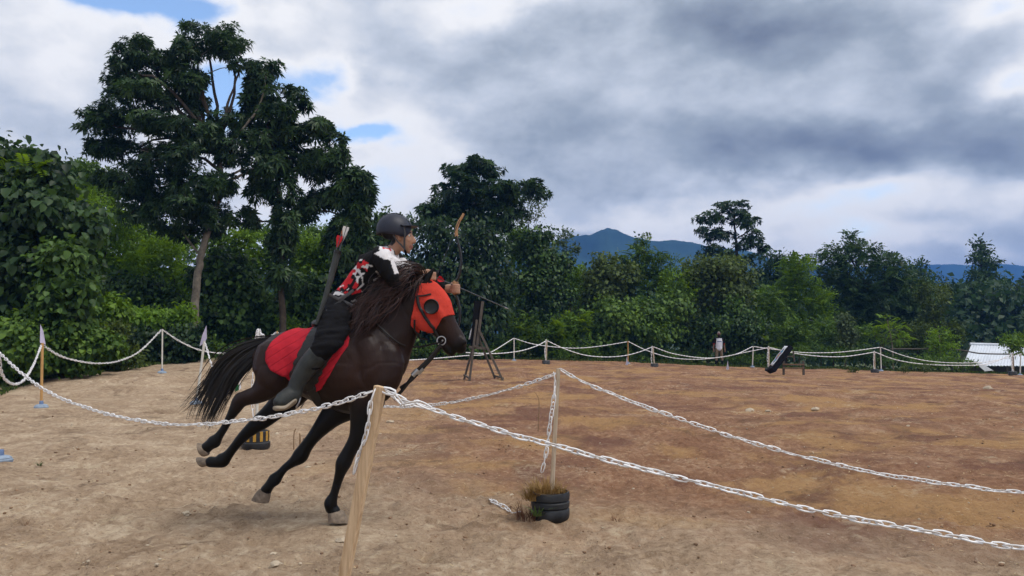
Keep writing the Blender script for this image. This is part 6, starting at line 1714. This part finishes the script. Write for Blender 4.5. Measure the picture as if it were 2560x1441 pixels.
# ------------------------------------------------------------------ easel target
black_foam = plain('black_foam', (0.010, 0.010, 0.011), .9, .1, .3, 12, .3, 40)
YE = 21.6
eb = foot_point(1210, 950, YE)
easel = empty('easel_target', eb, 'tall dark easel with a black foam target seen edge on', 'target')
def ep(px, py, o_=0.0): return at(px, py, YE + o_)
def grd(v): return Vector((v.x, v.y, gz(v.x, v.y) - .03))
foam_t, foam_b = ep(1196, 755, 0), ep(1187, 868, 0)
MB().bar(foam_t, foam_b, .20, .95).build('foam', black_foam, easel, False, .01)
MB().bar(ep(1207, 754, -.50), ep(1192, 868, -.50), .075, .05).build('rail', dark_wood, easel, False, .004)
MB().bar(ep(1207, 754, .50), ep(1192, 868, .50), .075, .05).build('rail', dark_wood, easel, False, .004)
for (a, b, oa, ob) in (((1192, 800), (1173, 951), -.50, -.60), ((1183, 866), (1160, 943), .50, .62), ((1196, 822), (1258, 950), -.52, -.62), ((1190, 830), (1238, 944), .52, .62)):
    pa, pb = ep(*a, oa), grd(ep(*b, ob)); MB().bar(pa, pb, .062, .05).build('leg', dark_wood, easel, False, .004)
MB().bar(ep(1172, 868, -.53), ep(1218, 872, -.53), .07, .05).build('shelf_bar', dark_wood, easel, False, .004)
MB().bar(ep(1172, 868, .53), ep(1222, 872, .53), .07, .05).build('shelf_bar', dark_wood, easel, False, .004)
MB().bar(ep(1188, 866, -.6), ep(1188, 866, .6), .07, .07, side=(1, 0, 0)).build('cross_bar', dark_wood, easel, False, .004)
for a, b in (((1238, 940), (1258, 946)), ((1160, 938), (1173, 946))):
    MB().bar(ep(*a, .60), ep(*b, -.60), .04, .04, side=(0, 0, 1)).build('foot_bar', dark_wood, easel, False, .004)
# target sheet hanging loose in front of the foam
sv = []; NS, NW = 12, 8
for i in range(NS + 1):
    t_ = i / NS
    for j in range(NW + 1):
        u_ = j / NW - .5
        px_ = 1189.5 - 16 * t_ ** 1.3 + (5 * math.sin(j * 2.1) * t_ * (1 - .5 * t_)) ; py_ = 757 + 92 * t_
        p = ep(px_, py_, u_ * .9); sv.append(p)
sf = [(i * (NW + 1) + j, i * (NW + 1) + j + 1, (i + 1) * (NW + 1) + j + 1, (i + 1) * (NW + 1) + j) for i in range(NS) for j in range(NW)]
sheet_me = new_mesh('target_sheet', sv, sf)
def target_sheet_mat():
    m, t, b = principled('printed_target_sheet', .8, .1)
    tcn = t.n('ShaderNodeTexCoord'); g = tcn.outputs['Generated']
    sp = t.n('ShaderNodeSeparateXYZ'); t.put(sp.inputs[0], g)
    yy = t.m('SUBTRACT', sp.outputs[1], .5); z2 = t.m('SUBTRACT', sp.outputs[2], .5)
    rr = t.m('SQRT', t.m('ADD', t.m('MULTIPLY', yy, yy), t.m('MULTIPLY', z2, z2)))
    t.put(b.inputs['Base Color'], t.ramp(rr, [(0.0, (.60, .45, .06)), (.09, (.50, .05, .05)), (.18, (.10, .32, .50)), (.30, (.03, .035, .04)), (.36, (.66, .67, .70))], 'CONSTANT'))
    return m
sheet_mat = target_sheet_mat()
so_ = link('target_sheet', sheet_me, sheet_mat, easel)
sol = so_.modifiers.new('thick', 'SOLIDIFY'); sol.thickness = .004
# ------------------------------------------------------------------ tilted target with its stand
YT = 29.0
tb = foot_point(1930, 929, YT)
tilt_t = empty('tilted_target', tb, 'black foam target tipped back on the dirt, white face to the left', 'target')
a_, b_ = at(1971, 870, YT), at(1926, 929, YT)
b_.z = max(b_.z, tb.z + .08)
WT = Vector((.235, 1, 0)).normalized()
MB().bar(a_, b_, .20, 1.1, side=WT).build('foam', black_foam, tilt_t, False, .012)
d_ = (b_ - a_).normalized(); nrm_ = Vector((-abs(d_.z), 0, abs(d_.x))).normalized()
sv = []
for i in range(NS + 1):
    t_ = i / NS
    for j in range(NW + 1):
        sv.append(a_ + (b_ - a_) * (t_ * .82) + nrm_ * (.106 + .006 * math.sin(i * 1.3) + .012 * math.sin(t_ * 3.1)) + WT * ((j / NW - .5) * .95))
tsm = new_mesh('target_sheet', sv, sf)
ts = link('target_sheet', tsm, sheet_mat, tilt_t); sol = ts.modifiers.new('thick', 'SOLIDIFY'); sol.thickness = .004
stand = empty('wooden_stand', foot_point(1983, 928, 30.0), 'low wooden two-rail stand behind the tilted target', 'stand')
YS = 30.0
for bx_, tx_ in ((1959, 1959), (2009, 2008)):
    b0 = foot_point(bx_, 929, YS); MB().bar(b0 - Vector((0, 0, .03)), at(tx_, 903, YS), .075, .06).build('leg', dark_wood, stand, False, .004)
for yy in (912, 921): MB().bar(at(1957, yy - .5, YS - .05), at(2010, yy, YS - .05), .055, .035, side=(0, 1, 0)).build('rail', wood_mat('brown_rail', (.10, .06, .04), (.20, .13, .08)), stand, False, .004)
MB().bar(at(1960, 893, YS + .1), at(1985, 891, YS + .1), .045, .035).build('prop', dark_wood, stand, False, .004)
MB().bar(at(1983, 878, YS + .1), at(1986, 905, YS + .1), .05, .05).build('prop', dark_wood, stand, False, .004)

# ------------------------------------------------------------------ man watching from the far side
YM = 39.6
mb_ = foot_point(1798, 911, YM); mx, mz = mb_.x, mb_.z
man = empty('person', mb_, 'man in white black-sleeved shirt, khaki trousers and cap standing behind the chains', 'person')
def mf(st, n=12): return flesh_m([(mx + x, YM + y, mz + z, a, b) for x, y, z, a, b in st], 3, n)
m_legs = [[(s * .10, 0, .86, .085, .09), (s * .125, 0, .50, .065, .07), (s * .15, 0, .28, .055, .06), (s * .165, 0, .08, .045, .05)] for s in (-1, 1)]
m_arm = [[(s * .19, 0, 1.36, .055, .06), (s * .255, 0, 1.12, .045, .05), (s * .285, -.02, .90, .037, .04), (s * .29, -.05, .80, .035, .03), (s * .285, -.06, .72, .03, .022)] for s in (-1, 1)]
m_t = [(0, 0, .84, .16, .11), (0, 0, 1.02, .155, .11), (0, 0, 1.22, .18, .115), (0, 0, 1.38, .16, .10), (0, 0, 1.43, .08, .07)]
m_h = [(0, 0, 1.40, .055, .06), (0, -.01, 1.50, .06, .075), (0, -.01, 1.58, .078, .095), (0, 0, 1.66, .07, .085)]
tubes = [mf(t_) for t_ in m_legs + m_arm] + [mf(m_t), mf(m_h)] + [mf([(s * .165, 0, .06, .045, .05), (s * .175, -.08, .05, .045, .04), (s * .18, -.16, .04, .035, .03)]) for s in (-1, 1)]
tubes.append(mf([(0, -.085, 1.57, .014, .014), (0, -.105, 1.545, .014, .014)], 8))
for s in (-1, 1):
    for k in range(4): tubes.append(mf([(s * (.275 + .008 * k), -.05 - .012 * k, .74, .009, .009), (s * (.275 + .008 * k), -.06 - .012 * k, .68 + .006 * (k % 2), .008, .008)], 6))
    tubes.append(mf([(s * .272, -.075, .76, .011, .011), (s * .262, -.09, .71, .009, .009)], 6))
mm_ = remeshed('body', tubes, .011, 3); col_attr(mm_, np.tile(np.array([.16, .085, .055]), (len(mm_.vertices), 1))); link('body', mm_, skin_mat, man)
def gm(st, d): return [(a, b, c, r_ + d, e + d) for a, b, c, r_, e in st]
sh = remeshed('shirt', [mf(gm(m_t[:4], .018), 18), mf(gm(m_arm[0][:2], .018)), mf(gm(m_arm[1][:2], .018)), mf([(0, 0, 1.36, .10, .09), (0, 0, 1.43, .075, .075)])], .014, 3)
SP = co_of(sh) - np.array([mx, YM, mz]); sc_ = np.tile(np.array([.62, .63, .70]), (len(SP), 1))
sc_[np.abs(SP[:, 0]) > .135 + .05 * np.clip((1.40 - SP[:, 2]) / .4, 0, 1)] = (.010, .010, .011)
sc_[SP[:, 2] > 1.40] = (.012, .012, .013)
sc_[(np.abs(SP[:, 0]) > .22) & (SP[:, 2] < 1.14) & (SP[:, 2] > 1.09)] = (.30, .03, .03)
sc_[(np.abs(SP[:, 0]) < .11) & (np.abs(SP[:, 2] - 1.24) < .022)] = (.05, .08, .20)
col_attr(sh, sc_); link('shirt', sh, tint_mat('shirt_cloth', .85, .12, .2, 80), man)
khaki = plain('khaki_cloth', (.19, .15, .105), .9, .1, .2, 8, .3, 40)
link('trousers', remeshed('trousers', [mf(gm(m_legs[0][:3], .014)), mf(gm(m_legs[1][:3], .014)), mf([(0, 0, .82, .165, .115), (0, 0, .94, .160, .115)], 16)], .014, 3), khaki, man)
for s in (-1, 1):
    link('boot', remeshed('boot', [mf([(s * .148, 0, .33, .066, .07), (s * .165, 0, .08, .055, .06)]), mf([(s * .165, 0, .055, .055, .055), (s * .178, -.10, .05, .052, .045), (s * .185, -.18, .04, .040, .033)])], .014, 3), black_cloth, man)
link('beard', remeshed('beard', [mf([(0, -.035, 1.55, .072, .075), (0, -.045, 1.49, .058, .055)])], .012, 2), plain('black_hair', (.008, .007, .007), .8, .2, .2, 20), man)
capm = plain('grey_cap', (.20, .17, .16), .85, .1, .3, 20)
cap = link('cap', remeshed('cap', [mf([(0, .005, 1.625, .088, .105), (0, .005, 1.69, .080, .095), (0, .005, 1.72, .05, .06)])], .012, 3), capm, man)
MB().box(at(1798, 836, YM).copy() * 0 + Vector((mx, YM - .14, mz + 1.632)), (.15, .10, .012)).build('brim', plain('red_brim', (.22, .03, .03), .8, .1, .1, 20), cap, False, .005)

# ------------------------------------------------------------------ tin-roofed shed on the lower ground at the right
YR = 48.0
shed = empty('shed', at(2500, 925, YR), 'low shed with white corrugated tin roof at the right edge', 'shed')
tin = plain('white_tin', (0.62, 0.66, 0.72), .4, .4, .10, 1.5)
r0, r1 = at(2428, 862, YR + 2.2), at(2640, 868, YR + 2.2); e0, e1 = at(2407, 915, YR), at(2640, 916, YR)
NR = 30
for k in range(NR):
    u0, u1 = k / NR, (k + 1) / NR
    vs = []
    for u, lift in ((u0, 0), (u0 + (u1 - u0) * .25, .03), (u0 + (u1 - u0) * .5, .03), (u0 + (u1 - u0) * .75, 0), (u1 - .0008, 0)):
        vs += [r0.lerp(r1, u) + Vector((0, 0, lift)), e0.lerp(e1, u) + Vector((0, 0, lift))]
    n_ = Vector((0, 0, -.01))
    vv = vs + [v + n_ for v in vs]; m10 = len(vs)
    ff = [(2 * i, 2 * i + 2, 2 * i + 3, 2 * i + 1) for i in range(4)] + [(2 * i + m10, 2 * i + 1 + m10, 2 * i + 3 + m10, 2 * i + 2 + m10) for i in range(4)]
    ff += [(2 * i + 1, 2 * i + 3, 2 * i + 3 + m10, 2 * i + 1 + m10) for i in range(4)]
    MB().add(vv, ff).build('roof_sheet', tin, shed, False)
back0, back1 = r0 + Vector((0, 2.2, -1.2)), r1 + Vector((0, 2.2, -1.2))
MB().add([r0, r1, back1, back0, r0 + Vector((0, 0, -.02)), r1 + Vector((0, 0, -.02)), back1 + Vector((0, 0, -.02)), back0 + Vector((0, 0, -.02))], [(0, 1, 2, 3), (7, 6, 5, 4)]).build('rear_roof', tin, shed, False)
MB().tube([r0 + Vector((-.1, 0, .04)), r1 + Vector((.1, 0, .04))], .09, 8).build('ridge_cap', tin, shed)
zb = float(ground_z(np.array([29.0]), np.array([49.0]))[0])
shed_wood = wood_mat('shed_boards', (.06, .05, .045), (.14, .115, .09))
for u in (.02, .25, .5, .75, .98):
    p = e0.lerp(e1, u) + Vector((0, .25, 0)); MB().bar(Vector((p.x, p.y, zb - .3)), p + Vector((0, 0, -.02)), .12, .12).build('post', shed_wood, shed, False)
p0 = e0.lerp(e1, .0) + Vector((.2, 1.6, -.1)); p1 = e1 + Vector((0, 1.6, -.1))
MB().add([p0, p1, Vector((p1.x, p1.y, zb - .3)), Vector((p0.x, p0.y, zb - .3)), p0 + Vector((0, .06, 0)), p1 + Vector((0, .06, 0)), Vector((p1.x, p1.y + .06, zb - .3)), Vector((p0.x, p0.y + .06, zb - .3))], [(0, 1, 2, 3), (7, 6, 5, 4), (0, 3, 7, 4), (0, 4, 5, 1)]).build('wall', shed_wood, shed, False)
# small pale ridge tent in front of the shed
YW = 42.0
tarp = empty('canopy_frame', at(2440, 920, YW), 'small pale ridge canopy in front of the tin roof', 'canopy')
tarp_m = plain('grey_white_tarp', (.34, .35, .36), .7, .2, .15, 4)
ra_, rb_ = at(2431, 902, YW), at(2452, 907, YW + 2.5)
la, lb_ = at(2396, 913, YW - .2), at(2414, 916, YW + 2.5); ca, cb = at(2462, 928, YW - .2), at(2482, 926, YW + 2.5)
for q in ((ra_, rb_, lb_, la), (ra_, ca, cb, rb_)):
    MB().add(list(q) + [v + Vector((0, 0, -.02)) for v in q], [(0, 1, 2, 3), (7, 6, 5, 4), (0, 4, 5, 1), (1, 5, 6, 2), (2, 6, 7, 3), (3, 7, 4, 0)]).build('panel', tarp_m, tarp, False)
for p in (la, ca, lb_, cb): MB().tube([Vector((p.x, p.y, gz(p.x, p.y) - .05)), p], .025, 6).build('leg', pvc, tarp)
# bare pole lying as a rail in front of the shed
rail = MB().tube([Vector(p) for p in crom([tuple(at(2225, 873, 41)), tuple(at(2380, 874, 41)), tuple(at(2450, 884, 41)), tuple(at(2535, 886, 41)), tuple(at(2600, 887, 41))], 5)], .035, 8).build('rail_pole', dark_wood)
tag(rail, 'dark crooked rail pole crossing in front of the tin roof', 'rail')

# ------------------------------------------------------------------ stones, sticks on the dirt
stone_m = plain('pale_stone', (0.46, 0.38, 0.28), .9, .12, .25, 9, .5, 30)
def stone(px, py, wpx, label, mat=stone_m, flat=.55, seed=0):
    dz_ = (py - 835.0) / FPX
    Y = CAMZ / dz_ if dz_ > .02 else 30
    for _ in range(3):
        p = at(px, py, Y); Y = Y * (CAMZ - gz(p.x, Y)) / (CAMZ - p.z) if abs(CAMZ - p.z) > .01 else Y
    p = at(px, py, Y); s = wpx * Y / FPX / 2
    V0, F0 = blob_mesh(seed + 50, 2)
    V1 = V0 * np.array([1, .8, flat]) * s
    o = link('stone', np_mesh('stone', V1 + np.array([p.x, p.y, gz(p.x, p.y) + s * flat * .25]), F0, True), mat)
    o.data.set_sharp_from_angle(angle=R(28))
    return tag(o, label, 'stone', 'stones on the dirt')
for k, a in enumerate([
    (690, 1415, 30, 'pale stone at the bottom edge left of the leaning post'), (685, 1396, 17, 'small pale stone on top of the pair near the bottom edge'),
    (852, 1357, 28, 'pale flat stone touching the leaning post low down'), (465, 1290, 24, 'flat stone on the dirt below the raised hind hooves', ), (392, 1411, 12, 'small light stone in the lower left foreground'),
    (770, 1140 + 30, 16, 'small stone between the two fore legs'), (693, 1103, 14, 'pale stone right of the striped pot'), (712, 1106, 9, 'tiny pale stone right of the striped pot'),
    (2040, 1028, 20, 'rounded grey stone out in the arena right of centre'), (1875, 1027, 22, 'pale flat stone beside the arena ridges'), (1920, 1034, 16, 'small flat stone next to the arena ridges'),
    (2470, 970, 26, 'long pale stone near the far right end of the arena'), (2555, 1000, 14, 'pale stone at the right frame edge'), (2270, 1065, 10, 'small pale stone on the right half of the arena'),
    (2505, 1410, 14, 'small pale stone in the lower right corner'), (2070, 1340, 9, 'tiny pale stone near the right foreground chain'), (976, 1053, 18, 'white flat stone just right of the leaning post top'),
    (1280, 1240, 14, 'white pebble beside the scrap of chain')]):
    stone(*a, seed=k)
twig_m = plain('dry_twig', (0.26, 0.17, 0.10), .85, .1, .3, 20)
def twig(pts, r, label):
    P = [Vector(p) for p in crom([tuple(p) for p in pts], 4)]
    o = MB().tube(P, np.linspace(r, r * .4, len(P)), 6).build('twig', twig_m)
    return tag(o, label, 'twig')
twig([foot_point(735, 1103, 9.2), at(735, 1085, 9.2), at(740, 1072, 9.2), at(736, 1076, 9.18)], .008, 'thin upright forked twig right of the striped pot')
twig([foot_point(751, 1105, 9.1), at(750, 1090, 9.1), at(748, 1084, 9.1)], .014, 'short broken stake right of the striped pot')
twig([foot_point(1345, 1035, 10.8), at(1348, 1010, 10.8), at(1343, 990, 10.8), at(1335, 980, 10.8)], .007, 'thin bent straw standing in the dirt left of the potted stick')
br_ = [at(a, b, 19.0 + o_) for a, b, o_ in ((212, 862, 0), (235, 864, -.3), (258, 868, -.5), (275, 873, -.4), (287, 866, -.3), (292, 858, -.2))]
twig(br_, .035, 'fallen bare branch on the overgrown bank left of the cream post')
weed_m = plain('small_weed', (0.07, 0.12, 0.03), .7, .2, .3, 10)
for px_, py_, Y, lb in ((100, 1163, 7.6, 'tiny green weed beside the base at the left edge'), (1540, 1290, 5.6, 'small dry weed right of the ribbed pot')):
    p = foot_point(px_, py_, Y); o = blades('weed', p, 24, .06, .025, weed_m if px_ < 500 else dead_g, None, px_, .003, 1.0); tag(o, lb, 'weed')
